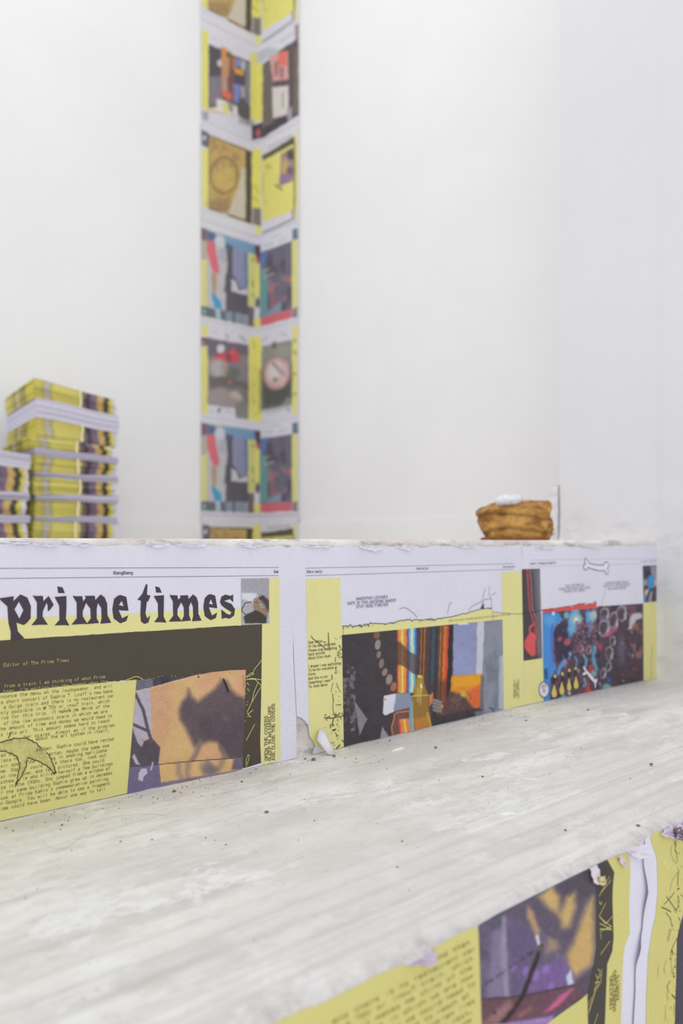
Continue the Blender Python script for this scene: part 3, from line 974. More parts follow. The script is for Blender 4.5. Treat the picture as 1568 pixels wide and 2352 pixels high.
    L3 = [('budget. Sophie could have rented', (430, 237), (1355, 105)), ('attan, maybe the same one', (580, 288), (1300, 182)), ('ng in smoking marijuana', (600, 340), (1270, 240)),
          ('oir spe', (0, 433), (215, 402)), ('the', (330, 385), (410, 373)), ('ad u', (0, 303), (125, 284)), ('laza H', (0, 368), (190, 342)),
          ('me. Sop', (0, 497), (210, 466)), ('could', (358, 447), (500, 424)), ('e there too, look out', (650, 392), (1265, 297)),
          ('at the', (0, 562), (185, 534)), ('oom, and ta', (262, 523), (590, 470)), ('pictures. She could', (690, 448), (1240, 358)),
          ('othea', (0, 628), (155, 600)), ('le who killed herself a few buildings', (262, 580), (1345, 398)), ('za in the 1930s. She jumped from a window at', (0, 692), (1310, 455)),
          ('f the same building Sophie grew up in decades', (0, 757), (1338, 510)), ("ook at Frida Kahlo's commemorative painting", (0, 820), (1290, 580)),
          ('n Google. You will be able to see a fragment', (0, 882), (1312, 635)), ('ime could have been. About one way to tell', (0, 946), (1258, 703))]
    p = Part(R_UP)
    for s, a, b in L1:
        p.text(s, *A([a, b]), 7.4, (196, 186, 124), 4, False, True, 0.70)
    for s, a, b in L2:
        p.text(s, *A([a, b]), 7.4, BROWN, 4, False, True, 0.70)
    for s, a, b in L3:
        p.text(s, *B([a, b]), 7.4, BROWN, 4, False, True, 0.70)
    p.build('typed_letter', ygr)
    p = Part(R_UP)
    p.text('OPEN THE COVERS', (612.5, 1745), (612, 1644), 6.4, (66, 58, 48), w=0.85)
    p.text('SLEEP IN AN ENVELOPE', (620.5, 1746), (620.5, 1621), 6.4, (66, 58, 48), w=0.85)
    p.text('ASE CLOSE THE COVERS', (629, 1745), (629, 1616), 6.4, (66, 58, 48), w=0.85)
    p.build('side_lettering', ymar)
    # dotted claw drawing and root-like scratches
    rnd = random.Random(5)
    p = Part(R_UP)
    outl = [[(-40, 120), (0, 130), (90, 98), (180, 80), (300, 78), (360, 100), (440, 150), (500, 212)], [(-40, 235), (40, 232), (130, 262), (195, 298), (230, 380), (215, 500), (175, 660)],
            [(175, 660), (215, 590), (260, 520), (310, 400), (325, 315)], [(325, 315), (400, 335), (490, 372), (580, 430), (640, 500), (665, 490)], [(665, 490), (640, 420), (600, 320), (540, 240)]]
    for q in outl:
        pts = []
        for (x0, y0), (x1, y1) in zip(q[:-1], q[1:]):
            for k in range(7):
                pts.append((x0 + (x1 - x0) * k / 7 + rnd.gauss(0, 4), y0 + (y1 - y0) * k / 7 + rnd.gauss(0, 4)))
        p.stroke(B(pts), 2.0, (74, 62, 44), 5)
    region = np.array([(-40, 120), (180, 85), (360, 100), (500, 215), (600, 320), (660, 490), (580, 430), (490, 372), (325, 315), (310, 400), (260, 520), (185, 640), (225, 480), (225, 380), (195, 300), (100, 250), (-40, 235)], float)

    def inside(x, y):
        r = False
        for i in range(len(region)):
            (x0, y0), (x1, y1) = region[i], region[i - 1]
            if (y0 > y) != (y1 > y) and x < (x1 - x0) * (y - y0) / (y1 - y0) + x0: r = not r
        return r
    for j in range(44):
        for i in range(46):
            x, y = -30 + i * 15.5 + (7.7 if j % 2 else 0), 85 + j * 13
            if inside(x, y) and rnd.random() < 0.9:
                r = 2.8 + 2.2 * vnoise(x / 60, y / 60, 2)
                q = B([(x - r, y), (x, y - r), (x + r, y), (x, y + r)])
                p.poly(q, (74, 64, 42), 5, cell=1.0)
    p.stroke(B([(125, 5), (110, 45), (92, 75)]), 2.2, (74, 62, 44), 5)
    dashes(p, A([(520, 640), (700, 700), (1050, 660)]), 14, 8, (84, 72, 48), (0.6, 1.4), (2, 6), 6, 5)
    p.build('claw_drawing', ygr, label='dotted brown claw drawing')
    Cc = zoomer(280, 1500, 3.92)
    p = Part(R_UP)
    for q in ([(1255, 55), (1180, 150), (1170, 190), (1110, 220)], [(1110, 240), (1160, 225), (1250, 240)], [(1115, 235), (1190, 235), (1250, 295)], [(1250, 295), (1200, 370), (1150, 460), (1118, 530)],
              [(1215, 265), (1180, 350), (1160, 440)], [(1120, 540), (1150, 575)], [(1125, 548), (1170, 512)], [(1110, 785), (1185, 640)], [(1112, 1025), (1108, 960), (1125, 915), (1138, 920), (1120, 1000)],
              [(1110, 210), (1160, 175), (1180, 190)], [(1115, 265), (1135, 285)]):
        p.stroke(Cc(q), 1.5, (214, 208, 120), 5)
    dashes(p, Cc([(1115, 200), (1112, 620)]), 12, 3, (214, 208, 120), (0.6, 1.2), (2, 5), 3, 5)
    p.build('scratch_drawing', dkp)
    p = Part(R_UP)
    p.stroke(Cc([(20, 245), (110, 210), (140, 212), (180, 235)]), 1.5, (214, 208, 120), 5)
    dashes(p, Cc([(20, 245), (560, 190), (1110, 155)]), 26, 9, (200, 180, 110), (0.5, 1.1), (1.5, 4), 2, 6)
    p.build('scratch_drawing', dkp)
    for k, (xa, xb, yy, hh) in enumerate([(8, 70, 1243, 9), (70, 135, 1248, 8), (150, 210, 1248, 7), (330, 385, 1248, 11), (396, 470, 1251, 7), (540, 600, 1251, 8)]):
        scrap(t, [(xa, yy), ((xa + xb) / 2, yy - 2), (xb, yy), (xb - 4, yy + hh * .5), ((xa * .4 + xb * .6), yy + hh), (xa + 5, yy + hh * .4)], (221, 218, 226), 40 + k, 0.0035, R_UP)
    return t


# ---- sheet 2: the bakery page
def sheet_bakery():
    t = empty('newspaper_page', (1.15, Y_RISER, 0.315), 'newspaper page with bright striped fabric photo and marzipan legumes caption', 'newspaper', 'newspaper pages pasted along the upper riser')
    zb = base_px
    z2 = zoomer(660, 1220, 2.7034)
    p = Part(R_UP)
    top = jag_top(668, 1199, lambda x: 1252, 13, 7)
    tear = [(709, 1690), (706, 1665), (699, 1656), (690, 1648), (680, 1645)]
    bottom = [(x, zb(x) - 1 + 2 * (vnoise(x / 11.0, 0, 2) - .5)) for x in range(1202, 712, -20)]
    p.poly(top + [(1200, 1400), (1202, 1560)] + bottom + [(716, zb(716) - 4), (722, 1712), (716, 1700)] + tear + [(673, 1500), (668, 1330)], WHITE, 0.35)
    p.build('paper', t)
    p = Part(R_UP)
    p.stroke([(700, 1305), (940, 1300), (1178, 1294.5)], 1.0, (128, 132, 165), 2)
    p.stroke([(700, 1322.5), (940, 1315), (1178, 1307.5)], 1.0, (128, 132, 165), 2)
    p.build('header_rule', t)
    p = Part(R_UP)
    p.text("She's really", (702.5, 1316), (738, 1315), 5.8, (70, 74, 110), w=0.85)
    p.build('header_lettering', t)
    p = Part(R_UP)
    p.text('barking up', (955, 1308), (981, 1307), 5.0, (84, 88, 122), w=0.8)
    p.build('header_lettering', t)
    p = Part(R_UP)
    p.text('the wrong tree', (1153, 1304), (1179, 1303), 4.2, (84, 88, 122), w=0.8)
    p.build('header_lettering', t)
    zs = zoomer(780, 1280, 3.4087)
    scr = [(10, 540), (60, 540), (80, 533), (95, 545), (110, 540), (160, 535), (165, 547), (175, 533), (230, 520), (235, 512), (250, 520), (330, 520), (420, 510), (440, 500), (500, 492), (520, 488), (545, 490), (560, 500), (580, 488), (640, 492), (680, 487), (720, 482), (730, 497), (745, 482), (780, 478), (830, 472), (890, 462), (900, 455), (940, 445), (1000, 437), (1040, 422), (1100, 405), (1150, 398), (1185, 398)]
    p = Part(R_UP)
    p.poly([(701, 1330), (780, 1327), (782, 1440), (784, 1479), (788, zb(788) - 2), (750, zb(750) - 2), (722, 1712), (716, 1700), (709, 1690), (706, 1579)], YEL, 1.5)
    p.poly([(783, 1459)] + zs(scr) + [(1131, 1406), (1133, 1422), (1152, 1421), (1152, 1424)], YEL, 1.5)
    p.poly([(1131, 1406), (1155, 1408), (1155, 1425), (1133, 1425)], YEL, 1.5)
    ygr = p.build('yellow_ground', t)
    p = Part(R_UP)
    p.poly([(1151, 1313.5), (1196, 1312), (1199, 1450), (1202, zb(1202) - 2), (1154.5, zb(1154.5) - 2), (1153, 1500)], YEL, 1.7)
    ymar = p.build('yellow_margin', t)

    def fabric(c):
        c.fill((70, 64, 68))
        c.blot(30, 0.45, 0.75, (128, 126, 130), 3, .8, 1, (15, 125, 360, 890), 4)
        c.poly([(105, 640), (210, 785), (150, 915)], (134, 132, 142), 4)
        c.poly([(330, 850), (385, 935), (310, 950)], (150, 144, 158), 6)
        for (x, y, rx, ry, col) in ((285, 130, 24, 34, (128, 94, 78)), (293, 207, 22, 40, (150, 138, 132)), (300, 283, 18, 28, (138, 124, 116)), (320, 352, 20, 38, (134, 118, 114)), (346, 422, 20, 30, (148, 124, 110)), (381, 478, 23, 42, (150, 134, 128)), (416, 535, 23, 36, (162, 110, 88))):
            c.ell(x, y, rx, ry, col, 12, .18)
        X0, X1 = 443, 845
        bands = [(443, 453, (206, 70, 78)), (453, 475, (222, 150, 60)), (475, 495, (232, 200, 120)), (495, 515, (216, 150, 70)), (515, 527, (200, 70, 80)), (527, 537, (70, 110, 180)), (537, 552, (120, 190, 225)), (552, 570, (205, 225, 190)), (570, 584, (130, 190, 215)), (584, 598, (60, 110, 190)),
                 (598, 632, (90, 66, 62)), (632, 642, (160, 110, 62)), (642, 658, (96, 70, 62)), (658, 668, (170, 116, 62)), (668, 700, (92, 68, 66)), (700, 718, (60, 66, 80)), (718, 745, (70, 84, 96)), (745, 768, (62, 62, 72)), (768, 782, (100, 70, 62)), (782, 792, (176, 112, 58)), (792, 808, (120, 82, 62)), (808, 832, (200, 118, 52)), (832, 848, (216, 70, 72)), (848, 886, (54, 48, 50))]
        for a, b, col in bands:
            sh = lambda y: 0 if b < 600 else -0.02 * (y - 80)
            c.poly([(a, 60), (b, 60), (b - 28 * (b > 600), 900), (a - 28 * (a > 600), 900)], col, 3)
        c.poly([(440, 175), (470, 190), (540, 260), (600, 290), (600, 450), (560, 430), (500, 380), (440, 360)], (80, 62, 60), 8, .72)
        c.poly([(440, 585), (690, 585), (690, 640), (440, 640)], (60, 54, 58), 6)
        c.poly([(690, 500), (850, 480), (880, 800), (690, 860)], (70, 56, 56), 30, .55)
        c.poly([(886, 45), (1065, 30), (1060, 445), (878, 450)], (140, 146, 184), 4)
        c.poly([(900, 250), (1000, 200), (1050, 330), (1055, 440), (900, 440)], (150, 158, 198), 40, .8)
        c.poly([(910, 40), (1000, 36), (1000, 46), (930, 52)], (225, 228, 235), 3)
        c.poly([(1066, 30), (1130, 22), (1115, 445), (1060, 445)], (196, 197, 208), 6)
        c.poly([(1128, 22), (1275, 10), (1280, 720), (1120, 760), (1110, 445)], (138, 142, 156), 8)
        c.blot(90, 0.4, 0.7, (112, 118, 132), 7, .8, 0.5, (1125, 1280, 20, 730))
        c.poly([(1245, 300), (1280, 280), (1285, 720), (1235, 720)], (185, 195, 205), 14, .8)
        c.poly([(870, 455), (1105, 436), (1085, 710), (1060, 715), (840, 720), (860, 560)], (220, 140, 48), 5)
        c.poly([(880, 450), (1100, 436), (1095, 520), (880, 540)], (226, 164, 52), 20, .8)
        c.poly([(990, 580), (1095, 520), (1080, 708), (1030, 690)], (216, 104, 62), 14)
        c.poly([(855, 570), (930, 590), (980, 620), (1030, 690), (1060, 715), (1050, 770), (840, 800), (800, 720)], (92, 70, 70), 18)
        c.blot(26, 0.5, 0.75, (124, 98, 92), 13, .7, 1, (860, 1030, 560, 720))
        c.poly([(940, 570), (990, 565), (975, 615), (945, 610)], (196, 170, 80), 8)
        c.poly([(1100, 450), (1128, 455), (1115, 718), (1085, 712)], (120, 110, 112), 6)
        c.poly([(700, 780), (1080, 700), (1120, 735), (1050, 775), (700, 860)], (66, 62, 68), 14)
        c.poly([(1050, 735), (1200, 700), (1280, 715), (1060, 770)], (128, 132, 142), 12, .8)
        c.line([(1172, 700), (1190, 705), (1200, 732)], 10, (70, 74, 84), 4)
        # table things
        c.poly([(340, 605), (440, 588), (420, 735), (345, 760), (332, 745)], (212, 212, 224), 4)
        c.poly([(436, 588), (550, 585), (545, 700), (415, 735)], (138, 146, 170), 6)
        c.ell(349, 636, 9, 9, (214, 150, 80))
        c.poly([(415, 930), (403, 860), (415, 770), (450, 720), (540, 700), (545, 880)], (118, 84, 78), 6)
        c.line([(412, 930), (403, 850), (425, 750), (460, 735), (540, 730)], 6, (214, 156, 92), 3)
        c.poly([(455, 790), (540, 785), (550, 880), (470, 905)], (222, 140, 60), 6)
        c.line([(458, 800), (472, 900)], 14, (206, 74, 92), 5); c.line([(500, 800), (515, 890)], 16, (232, 200, 130), 8); c.line([(540, 800), (560, 880)], 12, (150, 150, 200), 5)
        c.poly([(545, 615), (560, 612), (565, 860), (550, 875)], (120, 160, 180), 4)
        c.poly([(590, 470), (640, 450), (665, 540), (690, 600), (700, 760), (715, 850), (575, 875), (560, 640)], (150, 116, 62), 8)
        c.poly([(600, 445), (640, 445), (640, 470), (605, 470)], (218, 196, 96), 4)
        c.poly([(595, 480), (645, 470), (640, 600), (575, 610)], (172, 146, 62), 12, .9)
        c.line([(555, 612), (690, 602)], 7, (216, 190, 96), 3)
        for q in ([(632, 500), (628, 680)], [(610, 540), (600, 650)], [(625, 560), (610, 660)]):
            c.line(q, 5, (224, 196, 120), 3, .9)
        c.ell(632, 530, 8, 18, (245, 240, 215))
        c.poly([(580, 790), (690, 760), (700, 850), (585, 872)], (196, 130, 62), 14, .8)
        c.line([(680, 740), (710, 850)], 14, (214, 176, 80), 5, .8)
        c.poly([(693, 605), (727, 580), (720, 660), (697, 690)], (214, 124, 84), 4)
        for k in range(4):
            c.line([(730, 640 + 26 * k), (785, 655 + 24 * k)], 22, (140, 132, 130), 6)
        c.ell(795, 688, 8, 12, (216, 160, 70))
        c.grain(8, 8, 3); c.grain(50, 5, 9)
    p = Part(R_UP)
    p.photo([(783.5, 1458.5), (900, 1447.5), (1152, 1423)], [(788, zb(788) - 2)] + [(x, zb(x) - 2) for x in (850, 920, 990, 1060, 1120, 1155)], fabric, (780, 1420, 3.4087), 3, 1.5)
    p.build('fabric_photo', t, label='photo of striped cloth, beads and glass on black')
    p = Part(R_UP)
    K = (92, 92, 122)
    p.text('MARZIPAN LEGUMES', (817, 1378.5), (888.5, 1373.5), 6.2, K, w=0.85)
    p.text('SAFE IN THIS ANCIENNE BAKERY', (796, 1389), (908.5, 1381.5), 6.2, K, w=0.85)
    p.text('STAY HERE FOREVER', (817, 1396.5), (889.5, 1391.5), 6.2, K, w=0.85)
    p.build('caption_lettering', t)
    zz = zoomer(660, 1440, 6.914)
    p = Part(R_UP)
    for s, a, b in [('Dear editor', (322, 265), (540, 240)), ('Of the new york times', (325, 328), (752, 282)), ('Please stop publishing', (325, 392), (770, 348)), ('Daily articles', (322, 455), (580, 422)), ('About Elon Musk', (320, 515), (668, 475)),
                    ('I dreamt I was auditioning', (322, 645), (833, 590)), ('To be his concubine in', (325, 706), (772, 655)), ('SoHo', (320, 770), (430, 760)), ('And this is not', (320, 838), (622, 802)), ('Something I want', (325, 903), (670, 862)), ('To think about', (328, 968), (620, 928))]:
        p.text(s, *zz([a, b]), 5.6, (86, 78, 66), w=0.85)
    p.text('1000s of bottles of Orangina separating on the top quarters of the oil bath', (1028, 1428), (1170, 1412.5), 4.2, (150, 140, 96), w=0.7)
    p.build('poem_lettering', ygr)
    p = Part(R_UP)
    p.text('GREEN HALO', (1181.5, 1603), (1181, 1562), 3.8, (140, 132, 90), w=0.8)
    p.text('BAPTISED', (1186, 1598), (1186, 1568), 3.8, (140, 132, 90), w=0.8)
    p.text('LIM & GROOVES', (1190.5, 1604), (1190.5, 1560), 3.8, (140, 132, 90), w=0.8)
    p.build('side_lettering', ymar)
    p = Part(R_UP)
    rnd = random.Random(2)
    pts = []
    for (a, b) in zip(scr[:-1], scr[1:]):
        for k in range(4):
            u = k / 4
            pts.append((a[0] + (b[0] - a[0]) * u + rnd.gauss(0, 1), a[1] + (b[1] - a[1]) * u + rnd.gauss(0, 3.0)))
    p.stroke(zs(pts), 1.5, NAVY, 5)
    for q in ([(22, 545), (22, 605)], [(1185, 398), (1195, 490)], [(1198, 428), (1280, 438), (1420, 445)], [(462, 405), (495, 392), (530, 405), (575, 440), (600, 470)], [(870, 355), (855, 360), (845, 400), (838, 445)],
              [(1005, 415), (1020, 390), (1060, 368), (1105, 345)], [(1095, 405), (1125, 330), (1180, 325), (1185, 395), (1130, 400)], [(1110, 345), (1118, 290), (1135, 245)], [(1165, 225), (1162, 280), (1175, 320)], [(1185, 295), (1212, 278)], [(1098, 402), (1118, 360), (1122, 400)]):
        p.stroke(zs(q), 1.0, (96, 98, 128), 5)
    p.poly(zs([(1098, 404), (1122, 362), (1118, 404)]), NAVY, 5)
    dashes(p, zs([(20, 545), (400, 515), (800, 478)]), 30, 4, NAVY, (0.6, 1.4), (1.5, 5), 3, 5)
    p.build('torn_line_drawing', t)
    p = Part(R_UP)
    BK = (74, 66, 58)
    for q, w in (([(360, 140), (400, 195), (470, 240), (600, 355)], 1.6), ([(635, 95), (640, 200), (645, 300), (655, 370)], 2.2), ([(555, 235), (595, 245)], 1.8), ([(750, 480), (748, 550)], 1.6),
                 ([(745, 640), (760, 700), (740, 735)], 1.6), ([(690, 760), (695, 830)], 2.2), ([(712, 880), (690, 960), (682, 1030)], 1.2), ([(765, 890), (800, 980), (828, 1035)], 1.2), ([(702, 1060), (712, 1170)], 1.8), ([(715, 1180), (705, 1270), (722, 1380)], 1.6), ([(570, 1440), (700, 1445), (855, 1415)], 1.8),
                 ([(720, 1385), (780, 1405), (820, 1365)], 2.4), ([(715, 1455), (700, 1540), (720, 1560)], 2.6), ([(670, 1540), (668, 1600)], 2.2), ([(705, 1640), (750, 1625)], 3.4), ([(745, 1680), (790, 1730)], 1.8), ([(850, 1790), (885, 1830)], 2), ([(770, 1920), (820, 1870)], 3), ([(570, 1830), (615, 1845)], 1.2), ([(850, 1360), (868, 1415)], 1.8), ([(755, 1240), (830, 1232)], 1.4)):
        p.stroke(zz(q), w, BK, 5)
    dashes(p, zz([(820, 300), (800, 460), (830, 480)]), 16, 5, BK, (0.8, 2.4), (1.5, 4), 5, 5)
    dashes(p, zz([(700, 1380), (700, 1650), (780, 1900)]), 26, 6, BK, (0.8, 2.0), (1.5, 5), 9, 5)
    dashes(p, zz([(780, 120), (760, 700), (800, 1300), (800, 1900)]), 24, 7, BK, (0.5, 1.2), (1, 3.5), 5, 5)
    p.build('ink_splatter', ygr)
    # curled flap of torn paper at the lower left corner
    pts = [(728, 1676), (739, 1673), (742, 1678), (739, 1692), (744, 1718), (744, 1732), (737, 1738), (728, 1727), (713, 1696)]
    sz = R_UP.unproj(pts)
    outw = [0.003, 0.002, 0.002, 0.010, 0.018, 0.022, 0.028, 0.022, 0.012]
    v = [(s, Y_RISER - 0.0015 - o, max(z, float(tread_z(s, 0.95)) + 0.001)) for (s, z), o in zip(sz, outw)]
    cen = np.mean(np.array(v), 0) + np.array([0, -0.004, 0])
    v.append(tuple(cen))
    f = [(i, (i + 1) % 9, 9) for i in range(9)]
    o = mesh_obj('torn_flap', v, f, M_PRINT, t, np.tile(alb((222, 221, 232)), (10, 1)), True)
    o.modifiers.new('thick', 'SOLIDIFY').thickness = 0.0003
    o['label'] = 'white torn paper flap curling away'
    for k, (xa, xb, yy, hh) in enumerate([(690, 760, 1252, 7), (820, 880, 1254, 12), (905, 950, 1255, 9), (1040, 1090, 1253, 6)]):
        scrap(t, [(xa, yy), ((xa + xb) / 2, yy - 2), (xb, yy), (xb - 4, yy + hh * .5), ((xa * .4 + xb * .6), yy + hh), (xa + 5, yy + hh * .4)], (221, 218, 226), 40 + k, 0.0035, R_UP)
    return t


# ---- sheet 3: bones and bubbles
def sheet_bones():
    t = empty('newspaper_page', (1.70, Y_RISER, 0.32), 'newspaper page with cartoon bones, bowling pins and a blue bubble photo', 'newspaper', 'newspaper pages pasted along the upper riser')
    zb = base_px
    za = zoomer(1190, 1270, 4.6118)
    zc = zoomer(1190, 1420, 4.6118)
    p = Part(R_UP)
    top = jag_top(1197, 1513, lambda x: 1253 - (x - 1197) * 0.004, 11, 12)
    bottom = [(x, zb(x) - 1 + 1.5 * (vnoise(x / 9.0, 0, 8) - .5)) for x in range(1513, 1200, -16)]
    p.poly(top + [(1514, 1400)] + bottom + [(1202, zb(1202) - 1), (1200, 1500), (1197, 1310)], WHITE, 0.7)
    p.build('paper', t)
    p = Part(R_UP)
    p.stroke(za([(110, 80), (690, 66)]), 0.9, (186, 184, 200), 2)
    p.stroke(za([(745, 66), (1480, 62)]), 0.9, (186, 184, 200), 2)
    p.stroke(za([(110, 148), (690, 128)]), 0.9, (186, 184, 200), 2)
    p.stroke(za([(945, 125), (1480, 108)]), 0.9, (186, 184, 200), 2)
    p.build('header_rule', t)
    p = Part(R_UP)
    p.text("women o' changing thoughtful", *za([(115, 122), (388, 112)]), 4.4, (100, 98, 118), w=0.85)
    p.build('header_lettering', t)
    p = Part(R_UP)
    p.text('at toast to mid you', *za([(1290, 96), (1455, 90)]), 3.6, (130, 128, 146), w=0.8)
    p.build('header_lettering', t)
    p = Part(R_UP)
    K = (140, 138, 156)
    for s, a, b in (('COULD BUTTERFLIES', (490, 360), (690, 347)), ("CLEANS THE PAVING LADY'S PAWS", (420, 394), (752, 376)), ('BATHES STILL BONES', (480, 420), (700, 405)),
                    ('|', 0, 0), ('ACTION OR AGAINST HALOES', (915, 332), (1155, 317)), ('THE BITE OF AN ECHO ON BITE', (893, 362), (1178, 346)), ('WALLOWING VENTURE', (940, 392), (1135, 379))):
        if s == '|':
            p.build('caption_lettering', t)
            p = Part(R_UP)
            continue
        p.text(s, *za([a, b]), 4.9, K, w=0.8)
    p.build('caption_lettering', t)

    def ribbon(c):
        c.fill((76, 70, 74))
        c.poly([(150, 160), (250, 160), (265, 1180), (215, 1180)], (112, 108, 116), 30)
        c.poly([(215, 160), (260, 160), (265, 640), (225, 640)], (168, 165, 172), 16, .8)
        c.line([(84, 160), (95, 380), (112, 600), (150, 720), (150, 770)], 11, (214, 82, 84), 4)
        c.line([(115, 160), (130, 400), (140, 600), (180, 690), (175, 780)], 22, (138, 100, 106), 8)
        c.poly([(150, 740), (100, 790), (110, 850), (60, 930), (55, 990), (90, 1050), (145, 1100), (175, 1080), (175, 940), (185, 890), (160, 850), (120, 830), (125, 790), (165, 760)], (214, 88, 92), 6)
        c.poly([(150, 790), (200, 800), (205, 860), (170, 920), (180, 900)], (176, 84, 88), 10, .8)
        c.poly([(180, 910), (230, 880), (235, 1040), (190, 1080)], (128, 112, 116), 16, .7)
        c.line([(70, 960), (170, 1020)], 4, (180, 70, 78), 3)
        c.grain(12, 8, 2)
    p = Part(R_UP)
    p.photo([(1196.5, 1307.5), (1238.5, 1306)], [(1200.5, 1518), (1243.5, 1511.5)], ribbon, (1190, 1270, 4.6118), 3, 1.2)
    p.build('ribbon_photo', t, label='narrow dark photo with a red ribbon')
    p = Part(R_UP)
    p.poly([(1200.5, 1517), (1243.5, 1511), (1247, 1540), (1247, zb(1247) - 2), (1202, zb(1202) - 2)], (220, 214, 150), 2)
    p.build('yellow_ground', t)
    p = Part(R_UP)
    p.poly([(1475, 1384), (1507.5, 1381), (1509, 1480), (1509, zb(1509) - 2), (1476, zb(1476) - 2)], (214, 208, 144), 2)
    p.build('yellow_ground', t)
    p = Part(R_UP)
    rg = [(1244, 1401)]
    rnd = random.Random(4)
    for k in range(1, 31):
        rg.append((1244 + k * 4.13, 1401 - k * 0.52 + rnd.uniform(-2.2, 1.2) - (3 if 17 < k < 24 else 0)))
    rg[-1] = (1368, 1381)
    p.poly(rg + [(1369, 1396), (1244, 1407.5)], (212, 88, 84), 3)
    p.build('red_strip', t)

    def bub(c):
        rr = random.Random(9)
        c.fill((84, 72, 86))
        c.blot(55, .42, .62, (118, 84, 98), 2, .8)
        c.blot(40, .5, .7, (62, 58, 72), 6, .8)
        c.poly([(820, 60), (1060, 60), (1060, 760), (840, 760)], (78, 70, 78), 40, .75)
        c.poly([(1000, 0), (1330, -60), (1330, 760), (1010, 740)], (76, 66, 72), 50, .7)
        c.blot(46, .5, .72, (164, 112, 106), 15, .75, .6, (1170, 1320, -60, 640))
        c.ell(1085, 330, 40, 150, (112, 100, 122), 0, .6, .7)
        c.poly([(240, -60), (420, -60), (470, 20), (400, 60), (370, 120), (355, 300), (370, 440), (395, 540), (330, 640), (330, 900), (240, 900)], (76, 140, 206), 12)
        c.ell(330, 20, 60, 60, (96, 158, 216), 0, .7); c.ell(365, -60, 14, 30, (206, 216, 232), 0, .5)
        c.line([(350, 60), (340, 300), (360, 480)], 16, (88, 92, 190), 8, .8)
        c.poly([(380, 110), (430, 60), (500, 60), (560, 200), (560, 420), (400, 480), (375, 320)], (64, 58, 76), 16)
        c.ell(430, 222, 28, 26, (166, 82, 104), 30); c.ell(512, 250, 34, 40, (172, 84, 106), 20)
        c.ell(575, 30, 50, 170, (104, 168, 214), 12, .35); c.ell(610, 10, 62, 60, (150, 182, 190), 0, .4); c.ell(605, 20, 20, 30, (222, 228, 232), 0, .6)
        c.ell(505, -30, 28, 40, (120, 170, 196), 0, .4); c.ell(745, 20, 36, 110, (96, 160, 214), -8, .35); c.ell(790, -30, 42, 60, (170, 184, 192), 0, .5)
        c.blot(34, .45, .68, (132, 90, 104), 31, .7, 1, (590, 820, 20, 360)); c.blot(20, .64, .76, (176, 166, 196), 33, .7, 1, (560, 830, 60, 380))
        c.line([(835, -60), (838, 400)], 18, (54, 48, 58), 7)
        for (x, y, rx, ry, w) in ((900, 100, 52, 80, .35), (1000, 20, 40, 80, .3), (1085, -50, 46, 76, .3), (905, -45, 40, 60, .3), (955, 370, 34, 66, .22), (950, 508, 22, 44, .35), (990, 240, 26, 44, .3), (740, 330, 24, 40, .35), (660, 320, 16, 30, .4), (895, 580, 26, 50, .35)):
            c.ring(x, y, rx, ry, w, (166, 158, 172), 8, .8); c.ell(x - rx * .25, y + ry * .1, rx * .8, ry * .85, (84, 72, 86), 8, .5, .95); c.ell(x + rx * .8, y + ry * .4, rx * .35, ry * .5, (196, 190, 200), 8, .7, .7)
        c.poly([(1170, 10), (1200, -50), (1290, -60), (1310, -10), (1240, 20), (1195, 110), (1155, 120)], (188, 184, 190), 14)
        c.poly([(940, 150), (1030, 70), (1040, 120), (960, 190), (880, 200)], (188, 92, 126), 14, .85)
        c.line([(690, 390), (710, 440), (705, 500)], 26, (110, 156, 176), 9); c.line([(690, 640), (712, 690), (690, 720)], 22, (110, 156, 176), 9); c.line([(600, 410), (615, 460), (600, 510)], 18, (100, 150, 184), 8)
        c.line([(800, 300), (785, 400), (800, 480), (825, 540)], 34, (96, 152, 192), 10); c.line([(480, 450), (430, 520), (415, 590)], 36, (92, 150, 206), 12)
        c.ell(490, 470, 16, 30, (196, 120, 160), 0, .5, .8); c.ell(540, 380, 16, 30, (110, 160, 206), 0, .5)
        c.poly([(735, 670), (760, 760), (800, 780), (690, 790)], (196, 70, 74), 8); c.ell(765, 530, 30, 40, (176, 76, 76), 0, .4); c.ell(855, 300, 26, 40, (176, 70, 90), 0, .5)
        c.ell(930, 725, 50, 30, (120, 160, 164), 0, .4); c.ell(950, 650, 24, 24, (60, 100, 172), 0, .5); c.ell(790, 590, 36, 40, (140, 160, 168), 0, .4)
        c.poly([(260, 540), (300, 530), (300, 640), (270, 650)], (62, 80, 120), 10); c.ell(470, 830, 26, 34, (80, 160, 190), 0, .4); c.ell(535, 790, 16, 26, (190, 188, 200), 0, .5)
        for _ in range(46):
            x, y = rr.uniform(420, 1300), rr.uniform(-40, 760)
            c.ell(x, y, rr.uniform(6, 16), rr.uniform(8, 26), rr.choice([(196, 190, 204), (176, 84, 104), (96, 150, 200), (58, 50, 60), (200, 120, 100)]), 0, .5, .55)
        c.grain(9, 10, 3)
    p = Part(R_UP)
    p.photo([(1244, 1407.5), (1369, 1396.5), (1371, 1393), (1475, 1386)], [(1246.5, zb(1246) - 2), (1300, zb(1300) - 2), (1369, zb(1369) - 2), (1372, zb(1372) - 2), (1476, zb(1476) - 2)], bub, (1190, 1420, 4.6118), 3, 1.0, 11)
    bph = p.build('bubble_photo', t, label='photo of blue and dark glossy bubbles')

